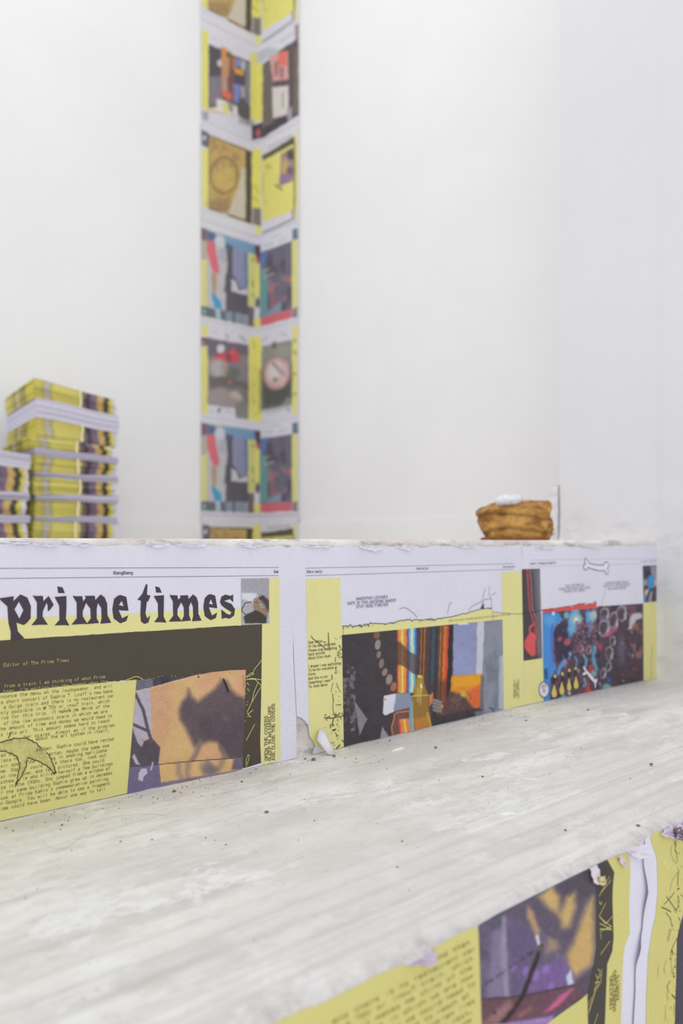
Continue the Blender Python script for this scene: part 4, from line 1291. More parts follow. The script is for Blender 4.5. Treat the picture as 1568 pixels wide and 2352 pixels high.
    def phone(c):
        c.fill((78, 76, 90))
        c.poly([(1390, 130), (1460, 130), (1465, 300), (1400, 280)], (146, 142, 150), 20)
        c.poly([(1340, 200), (1380, 160), (1400, 250), (1350, 290)], (58, 56, 70), 16)
        c.poly([(1310, 290), (1360, 270), (1360, 340), (1315, 350)], (150, 146, 156), 14)
        c.poly([(1370, 240), (1430, 245), (1425, 370), (1365, 385)], (64, 146, 206), 6)
        c.poly([(1430, 280), (1460, 290), (1460, 340), (1430, 360)], (206, 160, 140), 8)
        c.poly([(1340, 390), (1380, 390), (1350, 450), (1325, 480), (1325, 430)], (212, 176, 156), 10)
        c.poly([(1318, 470), (1350, 440), (1345, 520), (1318, 525)], (66, 130, 196), 10)
        c.poly([(1390, 420), (1415, 400), (1400, 520), (1370, 520)], (176, 156, 148), 10)
        c.grain(10, 8, 3)
    p = Part(R_UP)
    p.photo([(1474, 1299.5), (1505.5, 1298)], [(1476.5, 1384), (1508.5, 1381)], phone, (1190, 1270, 4.6118), 4, 1.0)
    p.build('small_photo', t, label='small photo of a blue object held in hands')
    # cartoon marks
    BL = (70, 84, 108)
    p = Part(R_UP)
    bone = [(745, 112), (728, 85), (708, 56), (696, 62), (695, 88), (705, 118), (690, 122), (680, 142), (688, 170), (705, 182), (722, 172), (725, 152), (780, 172), (850, 190), (905, 186), (912, 215), (928, 228), (942, 214), (942, 182), (932, 160), (950, 142), (948, 112), (920, 95), (902, 108), (896, 130), (820, 128), (745, 112)]
    p.poly(za(bone[:-1]), (222, 221, 230), 4); p.stroke(za(bone), 1.7, BL, 5)
    p.build('bone_drawing', t)
    p = Part(R_UP)
    def blob(pts, fillc, z=zc, w=1.6):
        p.poly(z(pts), fillc, 5); p.stroke(z(pts + [pts[0]]), w, (50, 56, 72), 6)
    circ = lambda cx, cy, rx, ry, n=16, rot=0: [(cx + rx * math.cos(2 * math.pi * k / n + rot), cy + ry * math.sin(2 * math.pi * k / n + rot)) for k in range(n)]
    blob(circ(262, 755, 52, 84), (218, 216, 228), w=2.2)
    for cx, cy in ((248, 722), (278, 708), (262, 765)):
        p.stroke(zc(circ(cx, cy, 9, 15) + [(cx + 9, cy)]), 1.5, (50, 56, 72), 6)
    for hx, hy, bx, by, bw in ((379, 615, 371, 770, 32), (457, 590, 452, 740, 30), (530, 555, 529, 700, 26), (598, 535, 603, 680, 29)):
        p.poly(zc([(hx - 9, hy + 10), (hx + 9, hy + 10), (bx + 8, by - 70), (bx - 8, by - 70)]), (60, 52, 56), 5)
        blob([(bx, by - 86), (bx + bw * .45, by - 30), (bx + bw, by + 30), (bx + bw * .7, by + 62), (bx - bw * .1, by + 74), (bx - bw * .8, by + 60), (bx - bw, by + 20), (bx - bw * .5, by - 34)], (216, 194, 112))
        blob(circ(hx, hy, 16, 26, 12), (216, 194, 112))
    blob([(675, 505), (690, 500), (715, 545), (760, 590), (805, 645), (830, 630), (828, 668), (815, 690), (812, 745), (800, 745), (796, 690), (750, 640), (715, 590), (690, 608), (665, 605), (680, 570), (700, 560), (680, 540)], (222, 221, 230))
    p.build('bowling_drawing', bph, label='drawn bowling ball, four yellow pins and a small bone')
    p = Part(R_UP)
    p.stroke([(1196, 1410), (1215, 1408), (1244, 1401)], 1.6, (62, 60, 66), 5)
    p.stroke(za([(250, 600), (300, 608), (420, 580), (540, 562), (640, 545), (690, 530), (740, 545), (815, 520), (800, 505)]), 1.0, (70, 52, 62), 5)
    p.stroke(za([(830, 585), (850, 570), (885, 565)]), 2.0, (70, 78, 96), 5)
    p.stroke(za([(920, 360), (905, 440), (870, 550)]), 0.8, (160, 158, 176), 5)
    p.build('torn_line_drawing', t)
    p = Part(R_UP)
    p.stroke(zc([(1408, 300), (1402, 480), (1396, 640)]), 1.0, (130, 122, 90), 5)
    p.build('crease_line', t)
    for k, (xa, xb, yy, hh) in enumerate([(1226, 1274, 1255, 7), (1330, 1380, 1252, 6)]):
        scrap(t, [(xa, yy), ((xa + xb) / 2, yy - 2), (xb, yy), (xb - 4, yy + hh * .5), ((xa * .4 + xb * .6), yy + hh), (xa + 5, yy + hh * .4)], (221, 218, 226), 40 + k, 0.0035, R_UP)
    return t


sheet_masthead()
sheet_bakery()
sheet_bones()

# ------------------------------------------------------------------ lower riser pages
LY = (205, 197, 124)


def low_top(x):
    xs = [300, 680, 749, 864, 919, 974, 992, 1093, 1139, 1231, 1341, 1386, 1432, 1489, 1563, 1700]
    ys = [2520, 2321, 2295, 2236, 2215, 2213, 2174, 2123, 2096, 2050, 1996, 1972, 1955, 1916, 1882, 1815]
    return float(np.interp(x, xs, ys))


def sheet_low_letter():
    t = empty('newspaper_page', (0.6, Y_LOW, 0.05), 'crumpled newspaper page with typed yellow column and purple photo on the lower riser', 'newspaper', 'newspaper pages pasted on the lower riser')
    tops = lambda a, b, st=12, o=0: [(x, low_top(x) + o + 5 * (vnoise(x / 9.0, 2, 4) - .5)) for x in np.arange(a, b + .1, st)]
    crease = [(1465.5, 1969), (1474, 2048), (1470, 2132), (1454, 2195), (1453, 2278), (1450, 2352), (1448, 2600)]
    p = Part(R_LOW)
    p.poly(tops(420, 1476) + [(x + 16, y) for x, y in crease] + [(1100, 2760), (420, 3300)], WHITE, 0)
    p.build('paper', t)
    p = Part(R_LOW)
    p.poly(tops(420, 1094, 12, 1) + [(1101, 2160), (1105, 2352), (1107, 2740), (420, 3290)], LY, 1)
    p.poly([(1250, 2354), (1262, 2343), (1330, 2294), (1349, 2278), (1349, 2352), (1350, 2560), (1108, 2740), (1106, 2420)], LY, 2.6)
    p.build('yellow_ground', t)
    p = Part(R_LOW)
    p.poly([(1385, 1972)] + tops(1392, 1436, 8, 1) + [(1438, 1969), (1442, 2069), (1444.6, 2142), (1432, 2174), (1428, 2216), (1424.7, 2299), (1423.7, 2352), (1422, 2590), (1384, 2610), (1385.6, 2352), (1388, 2278), (1391, 2213.5), (1403, 2184), (1406.5, 2153), (1403, 2069), (1403, 2002)], LY, 2)
    p.build('yellow_ground', t)
    p = Part(R_LOW)
    p.poly([(1363, 1985), (1385, 1972), (1403, 2002), (1403, 2069), (1406.5, 2153), (1403, 2184), (1391, 2213.5), (1388, 2278), (1385.6, 2352), (1384, 2610), (1349, 2640), (1347, 2352), (1345, 2285), (1361, 2211), (1365, 2174), (1367, 2034)], (74, 68, 64), 3)
    p.build('dark_panel', t)

    def purple(c):
        c.fill((108, 98, 120))
        c.blot(110, .4, .7, (92, 82, 104), 3)
        c.poly([(1010, 200), (1200, 100), (1440, 0), (1500, 0), (1490, 200), (1400, 420), (1340, 440), (1240, 330), (1060, 260)], (94, 84, 100), 30)
        c.poly([(1280, 90), (1460, 0), (1500, 0), (1495, 120), (1400, 170), (1330, 170)], (84, 76, 88), 24)
        c.poly([(1010, 250), (1035, 240), (1055, 560), (1062, 660), (1040, 660), (1010, 460)], (150, 138, 166), 10)
        c.poly([(960, 290), (1020, 240), (1020, 320), (970, 330)], (86, 84, 100), 16)
        c.poly([(970, 320), (1020, 300), (1040, 650), (950, 660)], (132, 120, 150), 24, .8)
        c.poly([(1060, 240), (1190, 330), (1200, 400), (1120, 620), (1070, 650)], (100, 88, 118), 24)
        G = (194, 162, 106)
        c.poly([(1205, 150), (1270, 95), (1305, 150), (1305, 240), (1250, 200)], G, 26)
        c.poly([(1310, 240), (1345, 150), (1385, 130), (1390, 200), (1360, 300), (1320, 300)], G, 26)
        c.poly([(1380, 380), (1420, 260), (1455, 180), (1478, 150), (1482, 420), (1470, 490), (1400, 540), (1380, 550), (1350, 500), (1345, 440)], G, 26)
        c.poly([(1150, 190), (1180, 230), (1210, 320), (1200, 370), (1170, 300), (1145, 250)], (186, 152, 112), 14, .85)
        c.poly([(1250, 350), (1300, 370), (1310, 410), (1240, 430)], (150, 126, 112), 18)
        c.poly([(1180, 500), (1340, 460), (1380, 540), (1360, 600), (1130, 640)], (116, 92, 140), 24)
        for (x, y) in ((1140, 520), (1190, 545), (1240, 510), (1270, 600), (1080, 500)):
            c.ell(x, y, 14, 24, (150, 112, 186), 20, .6, .8)
        c.poly([(1345, 545), (1365, 510), (1380, 580), (1350, 595)], (190, 200, 220), 8)
        c.poly([(920, 665), (1140, 645), (1380, 590), (1480, 560), (1480, 640), (1260, 740), (1000, 790), (920, 790)], (104, 74, 84), 8)
        c.poly([(1230, 730), (1310, 650), (1380, 600), (1350, 650), (1270, 720)], (196, 96, 140), 12)
        c.poly([(930, 780), (1030, 690), (1060, 665), (1080, 700), (1000, 780)], (150, 112, 112), 16, .9)
        c.poly([(1100, 740), (1160, 700), (1180, 710), (1110, 760)], (150, 96, 106), 14, .8)
        c.line([(920, 663), (1140, 645), (1380, 590)], 10, (72, 56, 70), 5)
        c.poly([(1380, 590), (1440, 540), (1490, 480), (1490, 620), (1470, 660)], (88, 78, 92), 14)
        c.poly([(1000, 790), (1280, 745), (1260, 800), (1000, 830)], (160, 128, 186), 10)
        c.line([(1215, 395), (1190, 470), (1130, 640), (1080, 720), (1010, 800)], 22, (56, 44, 48), 6)
        c.ell(1212, 408, 14, 18, (100, 84, 74), 0, .4)
        c.line([(1195, 350), (1205, 385)], 14, (206, 198, 206), 5)
        c.ell(990, 730, 9, 9, (60, 46, 52))
        c.grain(16, 8, 3); c.grain(6, 5, 5)
    p = Part(R_LOW)
    p.photo([(1095, 2124), (1139, 2098), (1231, 2052), (1341, 1997), (1376, 1980)], [(1104, 2353), (1180, 2348), (1262, 2345), (1330, 2296), (1356, 2280)], purple, (680, 1990, 2.178), 2, 2.0, 4)
    p.poly([(1104, 2352), (1262, 2344), (1262, 2352), (1106, 2430)], (150, 122, 170), 2)
    p.build('purple_photo', t, label='purple photo with golden light patches and a dark stick')
    # typed column
    lines = ['annes the menu on the loudspeaker, and will', 'a short concert of Sophie new band and then', 'a Ouigo train and there is no restaurant car', 'only possible in a TGV or inouT train, which',
             'live for this trip. It makes me think of the', 'of the low economic scale in which we are now', 'the amount of time and money we would need to', 's into art. This amount seems hard to reach at', 'other scales. Almost as if the problem lies', 'about the art system in itself and the rest_',
             'under budget. Sophie could have rented rooms', 'maybe the same one at the window of the hotel']
    p = Part(R_LOW)
    b0 = R_LOW.unproj([(1086, 2141)])[0]
    for k in range(14):
        z = b0[1] - 0.0070 * k
        xr = b0[0] - (0.004 if k % 3 == 1 else 0.0) - 0.003 * (k % 2)
        x0 = xr - 0.235
        q = R_LOW.proj(np.array([(x0, z - 0.0035), (xr, z)]))
        # keep only the words below the torn edge
        s = lines[k % 12]
        n = len(s)
        start = 0
        for i in range(n):
            zz = z - 0.0035 * (1 - i / n)
            px = R_LOW.proj(np.array([(x0 + 0.235 * i / n, zz + 0.0048)]))[0]
            if px[1] < low_top(px[0]) + 8: start = i + 1
        if n - start < 3: continue
        u = start / n
        a = np.array([(x0 + 0.235 * u, z - 0.0035 * (1 - u))])
        p.text(s[start:], tuple(R_LOW.proj(a)[0]), tuple(q[1]), 10.6, (140, 124, 74), 4, False, True, 0.95)
    p.text('one cool eyelid set', (1110, 2263), (1222, 2186), 9, (70, 58, 72), 5, False, True, 0.8)
    p.build('typed_letter', t)
    z8 = zoomer(1340, 1860, 4.7807)
    p = Part(R_LOW)
    K = (112, 100, 60)
    p.text('CREATING', *z8([(300, 2170), (300, 1812)]), 6.0, K, w=0.75)
    p.text('MARKETING', *z8([(336, 2190), (338, 1755)]), 6.0, K, w=0.75)
    p.text('ASSETS', *z8([(370, 2075), (370, 1805)]), 6.0, K, w=0.75)
    p.build('side_lettering', t)
    p = Part(R_LOW)
    for q in ([(250, 720), (150, 940)], [(272, 760), (165, 910)], [(150, 1000), (165, 1035), (180, 1005)], [(222, 1015), (150, 1160), (220, 1245), (295, 1165)], [(160, 1180), (235, 1240), (285, 1275)], [(155, 1240), (290, 1310), (160, 1300)], [(160, 1300), (170, 1410)], [(285, 1275), (180, 1320)],
              [(165, 1580), (270, 1435)], [(135, 1740), (160, 1770), (120, 1880), (90, 1990)], [(178, 1740), (165, 1890), (115, 1960), (40, 2200)], [(110, 1800), (130, 1850), (170, 1800)], [(65, 2050), (20, 2150)], [(135, 2230), (95, 2352)], [(95, 2000), (60, 2120), (20, 2250)], [(100, 1890), (150, 1880), (95, 1980)]):
        p.stroke(z8(q), 1.7, (206, 198, 116), 5)
    p.build('scratch_drawing', t)
    # torn scraps hanging on at the top edge
    scrap(t, [(1341, 1990), (1358, 1984), (1368, 2004), (1380, 2026), (1376, 2031), (1362, 2030), (1352, 2022)], (222, 214, 222), 3)
    scrap(t, [(1362, 2012), (1373, 2008), (1379, 2024), (1366, 2030)], (206, 196, 126), 4, 0.006)
    scrap(t, [(1424, 1950), (1440, 1940), (1470, 1934), (1478, 1950), (1466, 1966), (1450, 1970), (1438, 1962)], (220, 214, 226), 5)
    scrap(t, [(1402, 1962), (1414, 1960), (1425, 1978), (1424, 1988), (1416, 1984)], (212, 202, 208), 6)
    scrap(t, [(968, 2190), (990, 2178), (994, 2200), (978, 2218), (960, 2212), (930, 2216), (940, 2206)], (196, 184, 200), 7, 0.004)
    return t


def sheet_low_edge():
    t = empty('newspaper_page', (0.95, Y_LOW, 0.05), 'newspaper page edge with scribbled yellow margin beside a white creased strip', 'newspaper', 'newspaper pages pasted on the lower riser')
    z8 = zoomer(1340, 1860, 4.7807)
    tops = lambda a, b, st=8, o=0: [(x, low_top(x) + o + 4 * (vnoise(x / 7.0, 2, 6) - .5)) for x in np.arange(a, b + .1, st)]
    p = Part(R_LOW)
    left = [(1465.5, 1966), (1474, 2048), (1470, 2132), (1454, 2195), (1453, 2278), (1450, 2352), (1446, 2600)]
    # the left edge of this page stands slightly off the one beneath
    sz_l = R_LOW.unproj(left)
    p.poly([(1466, 1945)] + tops(1472, 1640) + [(1640, 2480), (1446, 2600)] + list(reversed(left[:-1])), WHITE, 3)
    ob = p.build('paper', t)
    me = ob.data
    for vv in me.vertices:
        d = np.interp(vv.co.z, sz_l[::-1, 1], sz_l[::-1, 0])
        u = (vv.co.x - d)
        if u < 0.012:
            amp = 0.0024 * math.exp(-((vv.co.z - sz_l[1, 1]) / 0.02) ** 2) + 0.0038 * math.exp(-((vv.co.z - sz_l[3, 1] - .004) / 0.010) ** 2) + 0.001
            vv.co.y -= amp * (1 - max(u, 0) / 0.012)
    p = Part(R_LOW)
    p.poly([(1489.6, 1939.5), (1488, 1920)] + tops(1492, 1520, 6, 1) + [(1540, 1928), (1558, 1926), (1565, 1929), (1563.5, 2010), (1561.8, 2090), (1549, 2157), (1548, 2236.6), (1546, 2352), (1544, 2520), (1479, 2570), (1480, 2352), (1480, 2278), (1484, 2195), (1492.7, 2140), (1501, 2100.6), (1501, 2006)], LY, 4)
    p.build('yellow_ground', t)
    p = Part(R_LOW)
    p.poly([(1564, 1930), (1566, 1890), (1640, 1850), (1640, 2470), (1544, 2520), (1546, 2352), (1548, 2236.6), (1549, 2157), (1561.8, 2090), (1563.5, 2010)], (78, 72, 84), 4)
    p.build('dark_photo', t)
    p = Part(R_LOW)
    BK = (84, 68, 48)
    for q, w in (([(985, 340), (975, 440), (995, 470), (985, 560)], 2.0), ([(940, 380), (920, 460), (935, 540), (965, 580)], 1.0), ([(980, 640), (970, 700), (985, 820)], 1.8), ([(965, 660), (920, 770), (895, 890)], .9), ([(985, 860), (1000, 850)], 3), ([(950, 890), (890, 970), (840, 1030)], 1.4), ([(860, 940), (905, 1000), (970, 1090)], 1.6),
                 ([(985, 940), (1000, 1000), (975, 1120)], 1.6), ([(820, 1060), (870, 1080), (920, 1110)], 2.0), ([(870, 1120), (920, 1180), (945, 1280)], 1.3), ([(1005, 1170), (1030, 1215)], 1.4), ([(920, 1300), (890, 1430)], 1.2), ([(935, 1300), (905, 1440)], 1.2), ([(1000, 1400), (950, 1500), (925, 1590)], 1.6), ([(940, 1530), (950, 1560)], 3),
                 ([(935, 1590), (940, 1780)], 1.0), ([(985, 1620), (1000, 1660), (960, 1740), (945, 1800)], 1.1), ([(990, 1720), (1000, 1780)], 1.6), ([(960, 1810), (970, 1830)], 3), ([(925, 1870), (890, 1930), (910, 2000)], 1.6), ([(945, 2020), (985, 2070)], 2.2), ([(885, 2000), (905, 2080)], 1), ([(880, 2140), (875, 2310)], .9), ([(795, 1690), (790, 1840)], .9), ([(880, 1640), (855, 1740), (870, 1790)], 1), ([(975, 2120), (970, 2250)], 1.2)):
        p.stroke(z8(q), w, BK, 6)
    dashes(p, z8([(985, 340), (985, 820), (960, 1280), (970, 1700), (970, 2340)]), 44, 5, BK, (0.6, 1.6), (1.5, 7), 7, 6, 1.4)
    p.build('scribble_drawing', t)
    scrap(t, [(1508, 1914), (1524, 1898), (1545, 1890), (1562, 1896), (1564, 1918), (1548, 1928), (1530, 1922), (1516, 1921)], (212, 202, 216), 11, 0.006)
    scrap(t, [(1534, 1900), (1552, 1896), (1560, 1914), (1550, 1927), (1538, 1922)], (128, 112, 128), 12, 0.009)
    scrap(t, [(1560, 1888), (1572, 1880), (1576, 1906), (1563, 1914)], (206, 198, 214), 13, 0.006)
    return t


sheet_low_letter()
sheet_low_edge()

# ------------------------------------------------------------------ pages pasted up the corner
def page_F(c):
    Y = (219, 213, 118)
    c.fill((213, 212, 221))
    c.poly([(70, 1290), (580, 1355), (580, 2055), (70, 2030)], (176, 172, 172), 5)
    c.poly([(75, 1290), (130, 1300), (130, 1400), (75, 1400)], (110, 84, 92), 8)
    c.poly([(75, 1390), (130, 1400), (130, 1580), (75, 1600)], (178, 170, 150), 10)
    c.poly([(68, 1570), (125, 1550), (125, 1950), (68, 1950)], Y, 4)
    c.poly([(62, 1955), (150, 1955), (150, 2032), (62, 2030)], (74, 92, 98), 8); c.ell(105, 1995, 14, 24, (140, 168, 160))
    c.poly([(130, 1310), (200, 1320), (200, 1400), (130, 1390)], (70, 90, 130), 14)
    c.poly([(130, 1400), (300, 1420), (290, 1960), (130, 1950)], (190, 187, 186), 12)
    c.poly([(262, 1325), (545, 1355), (545, 1440), (262, 1440)], (104, 148, 184), 14)
    c.ell(235, 1385, 50, 50, (200, 206, 216)); c.poly([(220, 1430), (285, 1440), (280, 1560), (230, 1540)], (168, 172, 184), 10)
    c.poly([(128, 1385), (195, 1400), (232, 1650), (176, 1650), (150, 1560), (125, 1480)], (214, 92, 104), 8)
    c.poly([(160, 1660), (212, 1655), (200, 1830), (172, 1830)], (170, 142, 104), 8)
    c.poly([(160, 1830), (190, 1830), (250, 1895), (252, 1955), (190, 1948)], (52, 148, 194), 8)
    c.poly([(125, 1960), (290, 1955), (290, 2040), (125, 2032)], (84, 96, 104), 10); c.poly([(195, 1950), (240, 1955), (240, 2035), (205, 2035)], (170, 190, 205), 8)
    c.poly([(280, 1380), (345, 1400), (345, 1800), (270, 1800), (300, 1560)], (72, 74, 88), 10); c.ell(292, 1525, 10, 10, (170, 130, 110))
    c.poly([(285, 1640), (480, 1640), (480, 1960), (285, 1960)], (76, 72, 82), 10)
    c.poly([(350, 1405), (470, 1420), (470, 1725), (410, 1750), (350, 1650)], (132, 134, 168), 10)
    c.poly([(440, 1430), (475, 1430), (475, 1720), (450, 1720)], (70, 110, 150), 8, .7)
    c.poly([(332, 1680), (365, 1690), (400, 1765), (470, 1735), (470, 1792), (332, 1782)], (202, 200, 206), 5)
    c.poly([(290, 1960), (460, 1960), (460, 2045), (290, 2040)], (120, 138, 150), 10); c.line([(350, 1960), (355, 2040)], 20, (70, 78, 92), 6)
    c.poly([(530, 1360), (585, 1365), (585, 1515), (540, 1510)], (76, 48, 58), 8); c.ell(558, 1490, 16, 22, (214, 86, 76))
    c.poly([(472, 1430), (540, 1440), (545, 1510), (585, 1512), (585, 1792), (535, 1792), (530, 1882), (472, 1880)], Y, 4)
    for yy in (1470, 1660, 1690, 1770):
        c.line([(510, yy), (516, yy + 24)], 12, (120, 116, 62), 4, .8)
    c.poly([(472, 1884), (525, 1888), (522, 2048), (472, 2045)], (96, 86, 92), 6)
    c.poly([(525, 1882), (585, 1885), (585, 1972), (522, 1972)], (214, 212, 214), 5); c.ell(560, 1840, 18, 40, (84, 66, 70))
    c.poly([(522, 1974), (585, 1974), (585, 2055), (522, 2052)], Y, 4)
    # right leaf
    c.poly([(585, 1340), (900, 1270), (900, 2080), (585, 2080)], (214, 213, 222), 2)
    c.poly([(583, 1425), (852, 1385), (852, 1962), (583, 1968)], (92, 88, 104), 4)
    c.blot(60, .45, .65, (66, 62, 78), 5, .9, .6, (600, 860, 1390, 1960)); c.blot(36, .5, .68, (150, 110, 120), 9, .8, .7, (640, 860, 1660, 1960))
    c.poly([(582, 1425), (640, 1415), (625, 1600), (582, 1620)], (78, 108, 172), 16, .9); c.poly([(582, 1600), (640, 1590), (650, 1700), (640, 1960), (582, 1965)], (86, 150, 150), 18, .9)
    c.line([(600, 1585), (660, 1575)], 12, (196, 180, 100), 6, .8); c.line([(620, 1640), (690, 1625)], 16, (186, 178, 184), 8, .8)
    c.ell(682, 1760, 12, 50, (200, 84, 96), 0, .5, .8); c.ell(825, 1710, 22, 16, (196, 96, 90), 0, .5); c.ell(700, 1885, 34, 50, (150, 84, 96), 0, .6, .7)
    c.poly([(640, 1930), (760, 1880), (760, 1960), (640, 1965)], (120, 150, 170), 14, .8)
    c.poly([(583, 1970), (852, 1962), (852, 2036), (583, 2048)], (206, 88, 98), 4)
    c.poly([(852, 1290), (897, 1285), (900, 1378), (855, 1382)], (84, 104, 120), 6)
    c.poly([(850, 1386), (897, 1382), (897, 1952), (850, 1956)], Y, 4)
    c.poly([(855, 1958), (897, 1955), (897, 2034), (855, 2036)], (122, 112, 110), 6)
    for q in ([(680, 1320), (750, 1310)], [(625, 1378), (690, 1366)], [(735, 1362), (805, 1348)]):
        c.line(q, 12, (176, 176, 190), 5, .8)
    c.grain(14, 6, 3)


def page_E(c):
    Y = (224, 217, 104)
    c.fill((213, 212, 221))
    c.poly([(80, 470), (132, 475), (132, 565), (80, 560)], Y, 4)
    c.poly([(75, 568), (150, 575), (150, 645), (75, 640)], (76, 72, 84), 5); c.ell(97, 615, 14, 18, (206, 112, 84))
    c.poly([(80, 650), (136, 655), (132, 1215), (80, 1212)], Y, 4)
    c.poly([(135, 578), (478, 640), (478, 1262), (370, 1248), (362, 1165), (135, 1136)], (124, 114, 116), 4)
    c.poly([(135, 578), (478, 640), (478, 720), (135, 720)], (94, 84, 98), 20)
    c.blot(70, .42, .7, (96, 92, 92), 4, .7, .8, (140, 478, 700, 1240))
    c.ell(242, 668, 34, 36, (208, 206, 212)); c.poly([(190, 720), (260, 695), (330, 690), (395, 700), (402, 770), (320, 795), (195, 760)], (198, 60, 76), 8)
    c.ell(350, 690, 24, 28, (220, 64, 70)); c.poly([(285, 700), (330, 720), (320, 780), (290, 770)], (110, 50, 62), 8, .8)
    c.ell(220, 830, 72, 78, (172, 170, 168), 0, .4); c.ell(330, 810, 26, 26, (110, 110, 150), 0, .5, .7); c.ell(345, 870, 64, 50, (92, 94, 84), 0, .4); c.ell(275, 830, 30, 60, (160, 140, 116), 0, .5, .8)
    c.poly([(150, 900), (300, 905), (478, 960), (478, 1010), (300, 980), (150, 1000)], (86, 84, 82), 16, .9); c.ell(318, 950, 14, 12, (206, 90, 72))
    c.poly([(135, 1030), (240, 985), (380, 1060), (440, 1130), (360, 1165), (135, 1136)], (150, 138, 132), 20, .9); c.ell(375, 1060, 56, 30, (190, 172, 156), 30, .5)
    c.poly([(370, 1120), (478, 1110), (478, 1262), (370, 1248)], (118, 118, 110), 14)
    c.poly([(130, 1140), (364, 1170), (370, 1260), (130, 1230)], (212, 211, 222), 5); c.ell(228, 1185, 14, 22, (120, 118, 124), 30, .4); c.line([(160, 1170), (170, 1200)], 10, (176, 174, 182), 4); c.line([(290, 1190), (330, 1200)], 16, (180, 178, 188), 6)
    c.poly([(482, 565), (592, 562), (592, 1280), (476, 1270)], Y, 4)
    for k, yy in enumerate((600, 640, 820, 960, 1100, 1210)):
        c.line([(520 + 9 * (k % 3), yy), (530, yy + 26)], 10, (150, 146, 66), 5, .7)
    c.line([(290, 550), (300, 575)], 22, (150, 150, 166), 8, .8); c.line([(410, 560), (450, 600)], 22, (146, 150, 166), 8, .8); c.line([(165, 525), (220, 540)], 10, (180, 180, 196), 5)
    c.poly([(592, 500), (900, 440), (900, 1240), (592, 1290)], (213, 212, 222), 2)
    c.poly([(593, 645), (852, 590), (852, 1132), (593, 1178)], (128, 132, 122), 4)
    c.poly([(593, 860), (852, 820), (852, 1132), (593, 1178)], (64, 66, 60), 50)
    c.ell(760, 680, 80, 46, (150, 146, 132), 0, .6, .8); c.ell(700, 640, 20, 30, (84, 92, 84), 0, .6)
    c.ell(722, 875, 112, 140, (176, 128, 120), 12, .15); c.ell(722, 870, 96, 118, (206, 168, 160), 12, .25); c.ell(700, 850, 60, 80, (214, 208, 206), 20, .4); c.ell(775, 900, 30, 70, (212, 176, 176), 10, .5)
    c.line([(690, 790), (780, 880)], 30, (150, 120, 116), 12, .8); c.ell(710, 925, 24, 20, (124, 128, 110), 0, .5)
    c.poly([(770, 1130), (810, 1080), (852, 1080), (852, 1132), (770, 1150)], (120, 142, 126), 10, .8)
    c.poly([(852, 475), (897, 470), (893, 1215), (852, 1222)], Y, 4)
    for yy in (590, 690, 870, 1040):
        c.line([(868, yy), (880, yy + 16)], 18, (130, 128, 72), 6, .8)
    c.line([(600, 600), (640, 570)], 20, (160, 164, 180), 8, .7); c.line([(770, 530), (800, 555)], 16, (160, 164, 180), 8, .7)
    c.ell(820, 1185, 14, 20, (150, 156, 170), 0, .5); c.line([(650, 1215), (760, 1190)], 12, (170, 174, 190), 6, .7)
    c.grain(14, 6, 3)


